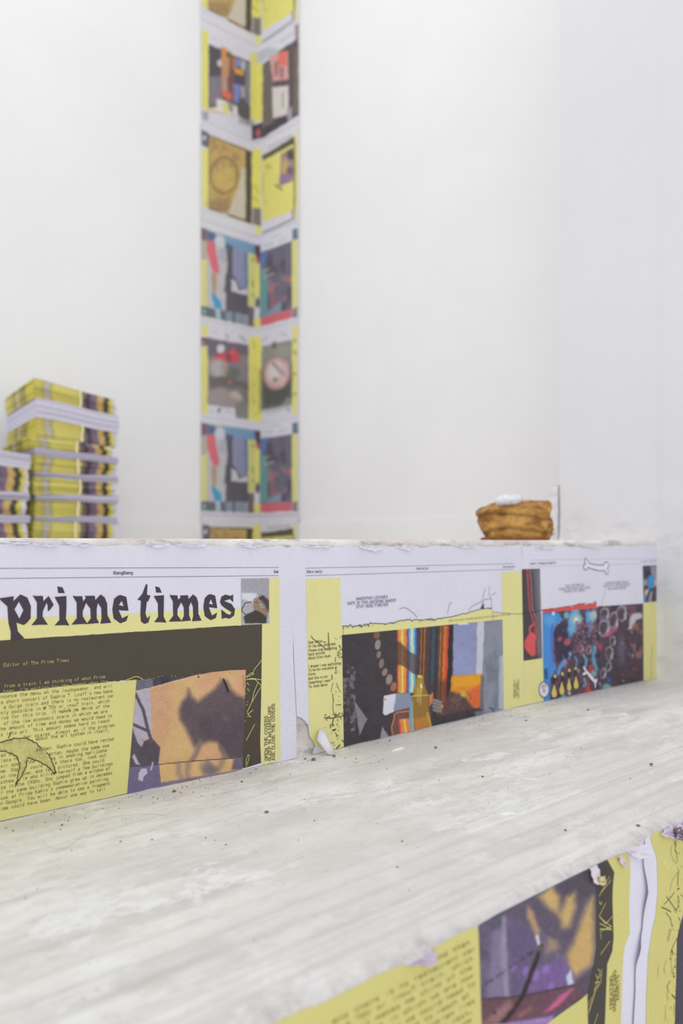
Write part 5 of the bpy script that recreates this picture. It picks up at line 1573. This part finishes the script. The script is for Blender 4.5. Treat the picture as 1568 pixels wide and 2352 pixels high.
def page_B(c):
    Y = (222, 215, 96)
    c.fill((213, 211, 221))
    c.poly([(82, 250), (138, 275), (138, 935), (82, 915)], Y, 4); c.poly([(82, 935), (140, 945), (140, 1025), (85, 1010)], (160, 152, 160), 10)
    c.poly([(140, 375), (300, 435), (300, 450), (490, 520), (490, 1070), (140, 930)], (66, 60, 64), 4)
    c.poly([(145, 650), (250, 650), (250, 890), (150, 895)], (118, 112, 126), 16, .9); c.ell(245, 535, 34, 32, (200, 198, 204))
    c.poly([(245, 395), (335, 440), (335, 650), (250, 660)], (186, 132, 84), 10); c.poly([(250, 400), (290, 410), (290, 500), (255, 510)], (220, 128, 62), 8)
    c.poly([(290, 440), (330, 450), (325, 490), (290, 480)], (84, 74, 60), 8); c.poly([(250, 640), (300, 640), (300, 800), (250, 780)], (176, 136, 110), 10)
    c.poly([(325, 460), (368, 480), (362, 860), (300, 850), (305, 660)], (104, 66, 62), 8); c.poly([(340, 480), (360, 485), (360, 580), (342, 580)], (196, 110, 52), 6)
    c.poly([(365, 490), (418, 505), (415, 570), (368, 560)], (122, 128, 178), 8); c.poly([(418, 510), (450, 520), (446, 600), (418, 590)], (196, 196, 186), 8); c.poly([(448, 520), (488, 535), (488, 900), (450, 890)], (112, 116, 128), 10)
    c.poly([(355, 565), (438, 605), (430, 645), (360, 622)], (222, 146, 50), 6); c.poly([(355, 640), (430, 650), (430, 720), (360, 720)], (64, 56, 74), 10)
    c.poly([(352, 710), (416, 720), (402, 885), (352, 860)], (110, 120, 184), 8); c.poly([(418, 730), (446, 735), (440, 830), (416, 830)], (170, 168, 160), 8); c.poly([(252, 755), (342, 800), (325, 855), (255, 815)], (216, 92, 68), 8)
    c.poly([(140, 915), (210, 900), (205, 840), (240, 835), (380, 900), (392, 985), (140, 940)], (222, 218, 206), 8); c.poly([(250, 870), (300, 880), (310, 985), (270, 960)], (216, 206, 96), 8, .8); c.poly([(300, 860), (350, 895), (340, 960), (310, 920)], (110, 118, 100), 8, .8); c.poly([(145, 930), (210, 935), (210, 960), (145, 955)], (214, 160, 70), 8)
    c.poly([(395, 840), (490, 880), (490, 1000), (392, 985)], (72, 70, 66), 8)
    c.poly([(140, 945), (400, 985), (510, 1080), (510, 1190), (140, 1040)], (210, 208, 220), 5); c.poly([(395, 990), (520, 1020), (520, 1080), (395, 1040)], (150, 140, 142), 12, .8)
    c.poly([(495, 450), (552, 442), (560, 540), (606, 540), (606, 1005), (555, 1032), (495, 1000)], Y, 5)
    c.poly([(505, 1060), (608, 1035), (608, 1165), (505, 1185)], (58, 50, 56), 6); c.ell(560, 1125, 22, 42, (190, 86, 90), 0, .3)
    c.poly([(606, 300), (920, 120), (930, 1010), (606, 1250)], (212, 211, 221), 2)
    c.poly([(556, 450), (640, 400), (740, 420), (560, 540)], (170, 176, 188), 12, .8)
    c.poly([(606, 545), (740, 430), (905, 320), (908, 970), (606, 1165)], (74, 66, 66), 4); c.poly([(650, 470), (740, 425), (740, 480), (660, 530)], (180, 182, 190), 10, .8)
    c.poly([(606, 540), (660, 520), (690, 700), (690, 1040), (606, 1090)], (96, 86, 80), 12)
    c.poly([(660, 475), (815, 432), (822, 672), (690, 692)], (214, 150, 142), 6); c.poly([(735, 440), (805, 430), (805, 560), (735, 545)], (226, 100, 84), 6); c.poly([(700, 520), (740, 510), (730, 640), (700, 650)], (150, 90, 96), 8, .8); c.poly([(745, 560), (780, 570), (780, 660), (745, 660)], (120, 84, 92), 8, .7)
    c.poly([(682, 740), (820, 722), (822, 965), (690, 1003)], (214, 206, 198), 5); c.line([(770, 790), (775, 910)], 14, (140, 146, 130), 6)
    c.poly([(606, 1085), (820, 960), (820, 1030), (606, 1165)], (52, 48, 54), 6); c.poly([(810, 920), (850, 900), (850, 1000), (810, 1020)], (150, 148, 160), 8)
    c.line([(885, 420), (885, 940)], 26, (112, 100, 70), 8, .8); c.poly([(875, 215), (910, 200), (910, 330), (875, 340)], (150, 120, 116), 8)
    c.line([(165, 320), (205, 345)], 10, (176, 178, 196), 5); c.line([(760, 350), (860, 280)], 24, (176, 182, 200), 10, .7)
    c.grain(14, 6, 3)


def page_C(c):
    Y = (224, 217, 104)
    c.fill((213, 212, 220))
    c.poly([(78, 1085), (140, 1112), (140, 1240), (80, 1222)], (88, 84, 98), 6); c.ell(103, 1155, 16, 20, (206, 200, 206))
    c.poly([(84, 1240), (140, 1250), (140, 1750), (84, 1735)], Y, 4)
    c.poly([(140, 1130), (505, 1272), (502, 1885), (140, 1762)], (74, 64, 44), 4)
    c.poly([(145, 1145), (455, 1265), (455, 1850), (145, 1745)], (186, 152, 80), 6)
    c.blot(60, .42, .66, (152, 116, 66), 5, .7, 1, (140, 460, 1140, 1860)); c.blot(24, .5, .7, (206, 176, 96), 8, .6, 1, (140, 460, 1140, 1860))
    c.ring(270, 1475, 112, 150, .12, (126, 100, 54), 0, .8); c.ell(265, 1500, 80, 90, (200, 172, 84), 0, .6, .6); c.ell(230, 1730, 90, 60, (134, 104, 66), 0, .6, .7)
    c.poly([(420, 1405), (458, 1420), (455, 1845), (305, 1795), (340, 1690), (400, 1560)], (196, 186, 170), 8)
    c.poly([(455, 1265), (505, 1285), (502, 1885), (455, 1852)], (62, 55, 42), 8)
    c.poly([(141, 1764), (505, 1890), (512, 2020), (141, 2020)], (213, 212, 220), 4)
    c.poly([(141, 1000), (505, 1000), (505, 1268), (141, 1126)], (213, 212, 220), 4)
    c.poly([(505, 1262), (592, 1240), (592, 1770), (505, 1740)], Y, 5); c.line([(530, 1560), (560, 1620)], 14, (150, 140, 70), 8, .7); c.line([(515, 1660), (560, 1690)], 14, (150, 140, 70), 8, .7)
    c.poly([(512, 1745), (590, 1755), (590, 1900), (512, 1888)], (124, 114, 104), 6)
    c.poly([(542, 1896), (592, 1900), (592, 1985), (542, 1960)], Y, 5)
    c.poly([(82, 1760), (300, 1800), (300, 1840), (82, 1790)], (206, 204, 208), 10)
    c.poly([(590, 1150), (920, 1000), (920, 1900), (590, 2010)], (213, 212, 222), 2)
    c.poly([(596, 1345), (878, 1195), (875, 1765), (600, 1868)], Y, 4)
    c.poly([(598, 1305), (873, 1145), (873, 1205), (602, 1350)], (72, 68, 42), 5); c.line([(650, 1240), (850, 1135)], 12, (140, 138, 120), 5, .7)
    c.poly([(755, 1295), (868, 1228), (866, 1520), (745, 1562)], (150, 124, 116), 5); c.ell(840, 1300, 34, 44, (64, 58, 56), 0, .4); c.ell(790, 1400, 26, 60, (196, 160, 96), 0, .5); c.ell(830, 1440, 30, 40, (90, 78, 84), 0, .4); c.poly([(745, 1470), (840, 1450), (840, 1530), (745, 1562)], (130, 106, 140), 10)
    c.line([(715, 1560), (765, 1590)], 16, (96, 96, 52), 6); c.ell(650, 1400, 26, 20, (180, 172, 78), 0, .6, .8); c.line([(610, 1450), (605, 1640)], 12, (176, 172, 84), 6, .7); c.line([(610, 1680), (640, 1710)], 10, (160, 156, 76), 5, .7)
    c.line([(872, 1205), (868, 1760)], 14, (106, 108, 60), 4); c.poly([(878, 1100), (900, 1090), (895, 1840), (878, 1845)], Y, 4)
    c.poly([(842, 1762), (880, 1745), (880, 1840), (845, 1850)], (170, 160, 150), 6)
    c.line([(605, 1955), (730, 1905), (850, 1842)], 12, (76, 92, 104), 4)
    c.grain(14, 6, 3)


XL_EDGE = W_L.unproj([(459.5, 700)])[0][0]
YR_EDGE = W_R.unproj([(688.5, 700)])[0][0]
CORNER = np.array([(X_RIGHT, EYE)])


def zfold(y):
    """height at the corner for a pixel row"""
    p = W_L.proj(np.array([(X_RIGHT, EYE + 1.0)]))[0]
    return EYE + (HY - y) / (HY - p[1])


def corner_page(ybot, ytop, fn, refbot, frame, label, lift, truebot=None):
    t = empty('newspaper_spread', (X_RIGHT, Y_BACK, zfold(ybot)), label, 'newspaper', 'newspaper spreads pasted up the room corner')
    dz = zfold(truebot or ybot) - zfold(refbot)
    z1, z0 = zfold(ytop), zfold(ybot) - 0.012
    e = lift
    rnd = random.Random(int(ybot))
    pl, pr = Part(W_L), Part(W_R)
    sk = [rnd.uniform(-0.003, 0.003) for _ in range(4)]
    pl.poly_sz([[(XL_EDGE + sk[0], z0), (X_RIGHT - e, z0), (X_RIGHT - e, z1), (XL_EDGE + sk[1], z1)]], (214, 213, 222), e / 0.00018)
    pr.poly_sz([[(Y_BACK - e, z0), (YR_EDGE + sk[2], z0), (YR_EDGE + sk[3], z1), (Y_BACK - e, z1)]], (214, 213, 222), e / 0.00018)
    for q in (pl, pr):
        q.build('paper', t)
    for surf, a, b in ((W_L, XL_EDGE + 0.003, X_RIGHT - e - 0.001), (W_R, Y_BACK - e - 0.001, YR_EDGE + 0.003)):
        nu, nv = 84, 122
        S, Z = np.meshgrid(np.linspace(a, b, nu + 1), np.linspace(z1 - 0.003, z0 + 0.003, nv + 1))
        sz = np.stack([S.ravel(), Z.ravel()], 1)
        G = surf.proj(np.stack([S.ravel(), Z.ravel() - dz], 1))
        p = Part(surf)
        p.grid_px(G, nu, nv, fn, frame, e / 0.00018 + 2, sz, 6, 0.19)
        p.build('printed_leaf', t)


Z7, Z8 = (440, 0, 3.675), (440, 620, 3.675)
corner_page(102, -105, page_C, 536, Z7, 'golden newspaper spread at the top of the corner column, above the bottle shelf page', 0.0010)
corner_page(323, 112, page_B, 323, Z7, 'corner spread with colourful bottle shelf photo and pink framed pictures', 0.0014)
corner_page(538, 333, page_C, 536, Z7, 'corner spread with large golden engraved photo, third from the top', 0.0010)
corner_page(755, 546, page_F, 1180, Z8, 'corner spread with red and blue garment photo above the red hat page', 0.0014)
corner_page(968, 765, page_E, 968, Z8, 'corner spread with red hat photo and pale pink disc', 0.0010)
corner_page(1180, 978, page_F, 1180, Z8, 'corner spread with red and blue garment photo below the red hat page', 0.0014)
corner_page(1246, 1188, page_C, 536, Z7, 'lowest golden newspaper spread in the corner, over the baseboard', 0.0078, 1398)

# ------------------------------------------------------------------ newspaper bundles
STR_F = [(0.0, (196, 186, 92)), (0.06, (206, 194, 84)), (0.11, (178, 168, 96)), (0.125, (188, 182, 170)), (0.175, (188, 182, 170)), (0.185, (170, 164, 88)), (0.225, (214, 204, 104)), (0.45, (208, 198, 98)), (0.555, (214, 204, 108)), (0.56, (128, 108, 100)), (0.615, (120, 98, 98)), (0.62, (62, 56, 56)), (0.665, (70, 62, 64)),
         (0.67, (120, 98, 124)), (0.755, (124, 102, 126)), (0.76, (206, 172, 104)), (0.835, (208, 176, 104)), (0.84, (66, 62, 48)), (0.90, (66, 62, 48)), (0.905, (214, 200, 84)), (0.955, (216, 204, 92)), (0.96, (216, 212, 222)), (1.0, (216, 212, 222))]
STR_S = [(0.0, (212, 200, 70)), (0.25, (206, 196, 84)), (0.3, (150, 142, 78)), (0.5, (180, 170, 84)), (0.56, (214, 206, 190)), (0.63, (160, 152, 90)), (0.8, (204, 196, 96)), (1.0, (214, 208, 150))]


def stripe(u, tab):
    xs = [a for a, _ in tab]
    return np.stack([np.interp(u, xs, [c[k] for _, c in tab]) for k in range(3)], 1)


def bundle(x0, y0, w, d, zc0, zc1, kind, label, group, seed, tilt0, tilt1, shift=0.0, strap=True):
    """a slab of folded newspapers; zc0/zc1 are heights at the front left corner, tilt is the drop towards the back right"""
    rnd = random.Random(seed)
    t = empty('newspaper_bundle', (x0 + w / 2, y0 + d / 2, zc0), label, 'newspaper bundle', group)
    x0 += shift
    if kind == 'white':
        x0, y0, w, d = x0 - 0.003, y0 - 0.003, w + 0.006, d + 0.006
    n = 9 if kind == 'fold' else 7
    nu, nd = 46, 22
    ringn = 2 * (nu + nd)
    U = np.concatenate([np.linspace(0, 1, nu, False), np.ones(nd), np.linspace(1, 0, nu, False), np.zeros(nd)])
    V = np.concatenate([np.zeros(nu), np.linspace(0, 1, nd, False), np.ones(nu), np.linspace(1, 0, nd, False)])
    side = np.concatenate([np.zeros(nu), np.ones(nd), np.full(nu, 2), np.full(nd, 3)])
    verts, cols, faces = [], [], []
    rows = 2 * n + 1
    lean = 0.004 * rnd.uniform(-1, 1)
    for r in range(rows):
        h = r / (rows - 1)
        z_base = zc0 + (zc1 - zc0) * h
        tu = tilt0[0] + (tilt1[0] - tilt0[0]) * h
        tv = tilt0[1] + (tilt1[1] - tilt0[1]) * h
        groove = 0.0028 if r % 2 == 0 and 0 < r < rows - 1 else 0.0
        bulge = 0.003 * math.sin(math.pi * h)
        jx, jy = rnd.uniform(-0.002, 0.002), rnd.uniform(-0.002, 0.002)
        cx, cy = x0 + w / 2, y0 + d / 2
        kx = 1 - 2 * groove / w + 2 * bulge / w
        ky = 1 - 2 * groove / d + 2 * bulge / d
        X = cx + (U - 0.5) * w * kx + jx + lean * h
        Y = cy + (V - 0.5) * d * ky + jy
        Z = z_base - tu * U * w - tv * V * d + 0.0012 * np.sin(U * 9 + seed)
        verts.append(np.stack([X, Y, Z], 1))
        if kind == 'fold':
            wob = 0.012 * math.sin(h * 5 + seed) + lean * 2
            c = np.where((side == 3)[:, None], stripe(V, STR_S), stripe(np.clip(U + wob * (U > 0.03), 0, 1), STR_F))
            c = c * (0.98 + 0.035 * (r % 2))
            c = np.where((side == 2)[:, None] | (side == 1)[:, None], np.array((214, 210, 220.0)), c)
        else:
            c = np.tile(np.array((205, 202, 216.0)), (ringn, 1)) * (0.965 + 0.05 * (r % 2))
        c = c + (np.array((206, 204, 208)) - c) * (0.16 if kind == 'fold' else 0)
        cols.append(alb(c))
    for r in range(rows - 1):
        for i in range(ringn):
            j = (i + 1) % ringn
            faces.append((r * ringn + i, r * ringn + j, (r + 1) * ringn + j, (r + 1) * ringn + i))
    Vt = np.concatenate(verts); Ct = np.concatenate(cols)
    faces.append(tuple(range(ringn - 1, -1, -1)))
    nn = len(Vt)
    Vt = np.concatenate([Vt, Vt[(rows - 1) * ringn:]])
    Ct = np.concatenate([Ct, np.tile(alb((212, 208, 178) if kind == 'fold' else (210, 208, 220)), (ringn, 1))])
    faces.append(tuple(nn + i for i in range(ringn)))
    mesh_obj('folded_papers', Vt, faces, M_STACK, t, Ct)
    if strap and kind == 'fold':
        u = 0.50 + 0.05 * rnd.random()
        hw = 0.004
        sv, sf = [], []
        # a paper strap round front, top and back of the slab
        loop = []
        for h in (0, .25, .5, .75, 1):
            tu = tilt0[0] + (tilt1[0] - tilt0[0]) * h
            loop.append((y0 - 0.0055, zc0 + (zc1 - zc0) * h - tu * u * w))
        loop[-1] = (loop[-1][0], loop[-1][1] + 0.002)
        loop.append((y0 + d + 0.0055, zc1 - tilt1[0] * u * w - tilt1[1] * d + 0.002))
        loop.append((y0 + d + 0.0055, zc0 - tilt0[0] * u * w - tilt0[1] * d))
        for k, (yy, zz) in enumerate(loop):
            off = 0.002 * math.sin(k * 1.3 + seed)
            sv += [(x0 + u * w - hw + off, yy, zz), (x0 + u * w + hw + off, yy, zz)]
        sf = [(2 * k, 2 * k + 1, 2 * k + 3, 2 * k + 2) for k in range(len(loop) - 1)]
        o = mesh_obj('paper_strap', sv, sf, M_STACK, t, np.tile(alb((232, 224, 176)), (len(sv), 1)))
        o.modifiers.new('thick', 'SOLIDIFY').thickness = 0.0008
    return t


D_A = 2.8
def zA(y): return EYE + (HY - y) / F * D_A


SX, SY, SW, SD = 1.286, 2.657, 0.28, 0.20
bz = float(ledge_z(1.43)) + 0.0012
g = 'newspaper bundles in the tall stack'
# kind, pixel row of the top edge at the front left and front right corners, drop to the back, sideways shift, label
LAY = [('fold', 1196, 1204, 0.0, -0.006, 'bottom bundle of yellow-edged newspapers in the tall stack by the wall'),
       ('white', 1187, 1186, 0.01, 0.004, 'lowest white-edged layer of newspapers in the tall stack'),
       ('fold', 1147, 1157, 0.02, 0.0, 'second yellow-edged newspaper bundle from the bottom of the tall stack'),
       ('white', 1136, 1138, 0.03, 0.004, 'second white-edged layer of newspapers from the bottom of the tall stack'),
       ('fold', 1094, 1110, 0.04, -0.004, 'third yellow-edged newspaper bundle from the bottom of the tall stack'),
       ('white', 1085, 1093, 0.05, 0.004, 'third white-edged layer of newspapers from the bottom of the tall stack'),
       ('fold', 1045, 1066, 0.08, 0.0, 'fourth yellow-edged newspaper bundle from the bottom of the tall stack'),
       ('white', 1028, 1050, 0.09, 0.003, 'fourth white-edged layer of newspapers from the bottom of the tall stack'),
       ('fold', 1000, 1027, 0.12, -0.012, 'thin yellow-edged newspaper bundle pushed out to one side of the tall stack'),
       ('fold', 956, 995, 0.16, 0.004, 'second yellow-edged newspaper bundle from the top of the tall stack'),
       ('white', 912, 955, 0.17, 0.006, 'thick white-edged layer just under the top bundle of the tall stack'),
       ('fold', 868, 920, 0.19, 0.0, 'topmost yellow-edged newspaper bundle of the tall stack')]
zp, up_, vp_ = bz, 0.0, 0.0
for k, (kind, yl, yr, tv, sh, lab) in enumerate(LAY):
    zl, zr = zA(yl), EYE + (HY - yr) / F * 2.996
    tu = (zl - zr) / SW
    bundle(SX, SY, SW, SD, zp, zl - 0.0004, kind, lab, g, 20 + k, (up_, vp_), (tu, tv), sh)
    zp, up_, vp_ = zl, tu, tv
g2 = 'newspaper bundles in the short stack'
D_B = 2.70
def zB(y): return EYE + (HY - y) / F * D_B


BX = 0.968
bz2 = float(ledge_z(1.1)) + 0.0012
LB = [('fold', bz2, zB(1200), 0.0, 0.0, 0.0, 'bottom yellow-edged newspaper bundle of the short stack'),
      ('white', zB(1200), zB(1180), 0.0, 0.01, 0.004, 'lower white-edged layer of newspapers in the short stack'),
      ('fold', zB(1180), zB(1146), 0.01, 0.01, -0.006, 'middle yellow-edged newspaper bundle of the short stack'),
      ('white', zB(1146), zB(1126), 0.01, 0.015, 0.002, 'middle white-edged layer of newspapers in the short stack'),
      ('fold', zB(1126), zB(1066), 0.015, 0.03, 0.003, 'top yellow-edged newspaper bundle of the short stack'),
      ('white', zB(1066), zB(1028), 0.03, 0.05, 0.006, 'loose white-edged newspapers lying on top of the short stack')]
for k, (kind, a, b, t0, t1, sh, lab) in enumerate(LB):
    bundle(BX, SY - 0.03, SW, SD, a, b - 0.0004, kind, lab, g2, 60 + k, (t0, t0), (t1, t1), sh)

# ------------------------------------------------------------------ pastry
def pastry():
    cx, cy = 1.600, 1.112
    zb_ = float(ledge_z(cx)) + 0.0012
    t = empty('pastry', (cx, cy, zb_), 'golden brown crusty pastry with a white dollop, on the platform edge', 'pastry')
    yaw = -math.atan2(ST, CT)
    ex, ey = np.array([math.cos(yaw), math.sin(yaw)]), np.array([-math.sin(yaw), math.cos(yaw)])
    # half widths to the left and right by height (metres), seen from the front
    H = [0.0, 0.006, 0.012, 0.022, 0.036, 0.048, 0.056, 0.060, 0.064, 0.070, 0.076, 0.081]
    L = [0.066, 0.064, 0.067, 0.072, 0.077, 0.079, 0.081, 0.082, 0.078, 0.066, 0.052, 0.036]
    Rr = [0.066, 0.070, 0.071, 0.074, 0.073, 0.068, 0.067, 0.069, 0.070, 0.070, 0.071, 0.066]
    Dp = [0.050, 0.050, 0.052, 0.055, 0.057, 0.056, 0.060, 0.064, 0.060, 0.052, 0.042, 0.030]
    n, hs = 72, np.linspace(0, 0.081, 40)
    V, C, Fc = [], [], []
    for k, h in enumerate(hs):
        l, r, d = np.interp(h, H, L), np.interp(h, H, Rr), np.interp(h, H, Dp)
        for i in range(n):
            a = 2 * math.pi * i / n
            c_, s_ = math.cos(a), math.sin(a)
            q = 2.0 / 3.2
            x = (r if c_ > 0 else l) * math.copysign(abs(c_) ** q, c_)
            y = d * math.copysign(abs(s_) ** q, s_)
            nz = float(fbm(np.array(a * 2.2 + 3), np.array(h * 60), 17)) - 0.5
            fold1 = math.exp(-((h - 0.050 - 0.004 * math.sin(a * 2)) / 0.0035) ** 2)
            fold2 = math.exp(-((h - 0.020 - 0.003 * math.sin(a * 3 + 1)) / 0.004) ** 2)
            front = 0.5 + 0.5 * math.cos(a + 1.2)
            hn = float(fbm(np.array(a * 7), np.array(h * 170), 29)) - 0.5
            k_ = 1 + 0.13 * nz + 0.06 * hn - 0.045 * fold1 * (0.3 + 0.7 * front) - 0.03 * fold2 * front
            p = ex * x * k_ + ey * y * k_
            zz = h + 0.014 * (float(fbm(np.array(x * 45), np.array(y * 45), 23)) - 0.5) * min(1, h / 0.03)
            V.append((cx + p[0], cy + p[1], zb_ + zz))
            g_ = float(fbm(np.array(a * 3), np.array(h * 90), 5))
            g_ = float(sstep(0.3, 0.7, np.array(g_)))
            col = np.array((202, 156, 84)) * (1 - g_) + np.array((150, 100, 48)) * g_
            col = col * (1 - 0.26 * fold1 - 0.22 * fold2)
            C.append(col)
    for k in range(len(hs) - 1):
        for i in range(n):
            j = (i + 1) % n
            Fc.append((k * n + i, k * n + j, (k + 1) * n + j, (k + 1) * n + i))
    Fc.append(tuple(range(n - 1, -1, -1)))
    top = (len(hs) - 1) * n
    V.append((cx - 0.01 * ex[0], cy - 0.01 * ex[1], zb_ + 0.083)); C.append(np.array((196, 150, 74)))
    Fc += [(top + i, top + (i + 1) % n, len(V) - 1) for i in range(n)]
    mesh_obj('crust', V, Fc, M_PASTRY, t, alb(np.array(C)), True)
    # thin darker base crust sticking out
    V, Fc, m = [], [], 48
    for h, k in ((0.0, 0.99), (0.003, 1.03), (0.006, 0.98)):
        for i in range(m):
            a = 2 * math.pi * i / m
            w = 0.068 * k * (1 + 0.05 * (float(vnoise(a * 3, h * 9, 4)) - .5))
            p = ex * (w * math.copysign(abs(math.cos(a)) ** .7, math.cos(a)) - 0.003) + ey * 0.056 * k * math.copysign(abs(math.sin(a)) ** .7, math.sin(a))
            V.append((cx + p[0], cy + p[1], zb_ + h))
    for r in range(2):
        for i in range(m):
            j = (i + 1) % m
            Fc.append((r * m + i, r * m + j, (r + 1) * m + j, (r + 1) * m + i))
    Fc += [tuple(range(m - 1, -1, -1)), tuple(2 * m + i for i in range(m))]
    mesh_obj('base_crust', V, Fc, M_PASTRY, t, np.tile(alb((150, 96, 52)), (len(V), 1)), True)

    def dollop(name, off, rx, ry, rz, zc, col):
        V, Fc, a_, b_ = [], [], 28, 14
        for j in range(b_ + 1):
            ph = math.pi * j / b_
            for i in range(a_):
                th = 2 * math.pi * i / a_
                k = 1 + 0.10 * (float(fbm(np.array(th * 1.5), np.array(ph * 2), 3)) - .5)
                dent = -0.25 * rz * math.exp(-(ph / 0.5) ** 2)
                p = ex * (off[0] + rx * math.sin(ph) * math.cos(th) * k) + ey * (off[1] + ry * math.sin(ph) * math.sin(th) * k)
                V.append((cx + p[0], cy + p[1], zb_ + zc + rz * math.cos(ph) * k + dent + 0.12 * rx * math.sin(ph) * math.cos(th)))
        for j in range(b_):
            for i in range(a_):
                Fc.append((j * a_ + i, (j + 1) * a_ + i, (j + 1) * a_ + (i + 1) % a_, j * a_ + (i + 1) % a_))
        mesh_obj(name, V, Fc, M_PASTRY, t, np.tile(alb(col), (len(V), 1)), True)
    dollop('white_dollop', (-0.022, -0.034), 0.028, 0.022, 0.015, 0.081, (222, 224, 230))
    dollop('white_crumb', (0.074, -0.010), 0.006, 0.006, 0.007, 0.016, (226, 222, 220))


pastry()

# ------------------------------------------------------------------ debris on the tread
def on_tread(px, py):
    """where a pixel's ray meets the tread"""
    a = (px - CX) / F
    dx, dy, dz = CT * a + ST, -ST * a + CT, -(py - HY) / F
    t = 0.30 / -dz
    for _ in range(6):
        z = float(tread_z(dx * t, dy * t)) - EYE
        t = z / dz
    return dx * t, dy * t, EYE + dz * t


def chip(name, px, py, w, d, h, rot, col, label, cat, group, seed):
    rnd = random.Random(seed)
    x, y, z = on_tread(px, py)
    n = 9
    V, Fc = [], []
    for r, (k, hh) in enumerate(((1.0, 0.0), (0.95, 0.55), (0.6, 1.0))):
        for i in range(n):
            a = 2 * math.pi * i / n
            q = k * (1 + rnd.uniform(-0.25, 0.25))
            u, v_ = w / 2 * math.cos(a) * q, d / 2 * math.sin(a) * q
            V.append((x + u * math.cos(rot) - v_ * math.sin(rot), y + u * math.sin(rot) + v_ * math.cos(rot), z + h * hh * (1 + rnd.uniform(-0.2, 0.2))))
    for r in range(2):
        for i in range(n):
            j = (i + 1) % n
            Fc.append((r * n + i, r * n + j, (r + 1) * n + j, (r + 1) * n + i))
    Fc += [tuple(range(n - 1, -1, -1)), tuple(2 * n + i for i in range(n))]
    o = mesh_obj(name, V, Fc, M_DEBRIS, None, np.tile(alb(col), (len(V), 1)))
    return tag(o, label, cat, group)


chip('paper_flake', 818, 1752.5, 0.017, 0.006, 0.0008, 0.1, (196, 188, 136), 'small yellow paper flake lying on the white step', 'paper flake', None, 1)
chip('paper_flake', 914, 1722, 0.030, 0.006, 0.0022, 0.15, (232, 229, 222), 'long curled white flake on the step near the poem page', 'paper flake', None, 2)
chip('paper_flake', 1166, 1872, 0.018, 0.007, 0.003, -0.4, (238, 235, 228), 'white curled flake in the open middle of the step', 'paper flake', None, 3)
for k, (x, y, w) in enumerate(((720, 1747, 0.0075), (767, 1738.5, 0.006), (757, 1727, 0.006), (700, 1744, 0.004), (895, 1702, 0.004), (1350, 1632, 0.005), (400, 1819, 0.006), (555, 1797, 0.004), (612, 1867, 0.005), (1000, 1719, 0.006), (1208, 1656, 0.005), (1495, 1757, 0.005), (1447, 1792, 0.005), (912, 1996, 0.0045), (1298, 1908, 0.0035), (1108, 1785, 0.004), (1465, 1898, 0.0045))):
    chip('grit_crumb', x, y, w, w * 0.7, w * 0.45, k * 1.1, (122, 114, 106), 'dark gritty crumb lying on the white step', 'grit', 'dark crumbs on the white step', 100 + k)


def grit():
    rnd = random.Random(3)
    V, Fc, C = [], [], []
    for _ in range(520):
        X = rnd.uniform(0.2, 1.9)
        Y = Y_RISER - 0.004 - min(abs(rnd.gauss(0, 0.035)), 0.35) if rnd.random() < 0.62 else rnd.uniform(0.5, 0.97)
        r = rnd.uniform(0.0004, 0.0011) * (1.3 if rnd.random() < 0.12 else 1)
        z = float(tread_z(X, Y)) + r * 0.3
        b = len(V)
        for (dx, dy, dz) in ((1, 0, 0), (0, 1, 0), (-1, 0, 0), (0, -1, 0), (0, 0, .8), (0, 0, -.6)):
            V.append((X + dx * r * rnd.uniform(.7, 1.8), Y + dy * r * rnd.uniform(.6, 1.2), z + dz * r))
        Fc += [(b, b + 1, b + 4), (b + 1, b + 2, b + 4), (b + 2, b + 3, b + 4), (b + 3, b, b + 4), (b + 1, b, b + 5), (b + 2, b + 1, b + 5), (b + 3, b + 2, b + 5), (b, b + 3, b + 5)]
        c = rnd.uniform(96, 158)
        C += [alb((c, c * 0.95, c * 0.88))] * 6
    o = mesh_obj('grit', V, Fc, M_DEBRIS, None, np.array(C))
    tag(o, 'fine dark grit scattered along the back of the white step', 'grit', kind='stuff')


grit()


def hair():
    pts = [(95, 1928), (100, 1940), (115, 1950), (140, 1953), (160, 1947), (180, 1932), (195, 1912), (207, 1892), (240, 1882), (300, 1873), (350, 1870), (386, 1878)]
    m, nt, b = new_mat('hair')
    n = noise_node(nt, 300, 2, 0.5, coords(nt))
    nt.links.new(ramp(nt, n.outputs['Fac'], [(0.3, tuple(alb((150, 138, 126)))), (0.7, tuple(alb((176, 164, 152))))]), b.inputs['Base Color'])
    t = np.arange(len(pts)); tt = np.linspace(0, len(pts) - 1, 90)
    P = np.asarray(pts, float)
    for _ in range(2):
        P = np.stack([np.interp(np.linspace(0, len(P) - 1, 2 * len(P)), np.arange(len(P)), P[:, k]) for k in (0, 1)], 1)
        P[1:-1] = (P[:-2] + 2 * P[1:-1] + P[2:]) / 4
    r, V, Fc = 0.00014, [], []
    for a, c in P:
        x, y, z = on_tread(a, c)
        V += [(x, y - r, z + .0012), (x, y, z + .0012 + r), (x, y + r, z + .0012), (x, y, z + .0012 - r)]
    for k in range(len(P) - 1):
        Fc += [(4 * k + i, 4 * k + (i + 1) % 4, 4 * k + 4 + (i + 1) % 4, 4 * k + 4 + i) for i in range(4)]
    o = mesh_obj('hair_strand', V, Fc, m)
    tag(o, 'fine curved hair lying on the white step under the typed letter', 'hair')


hair()
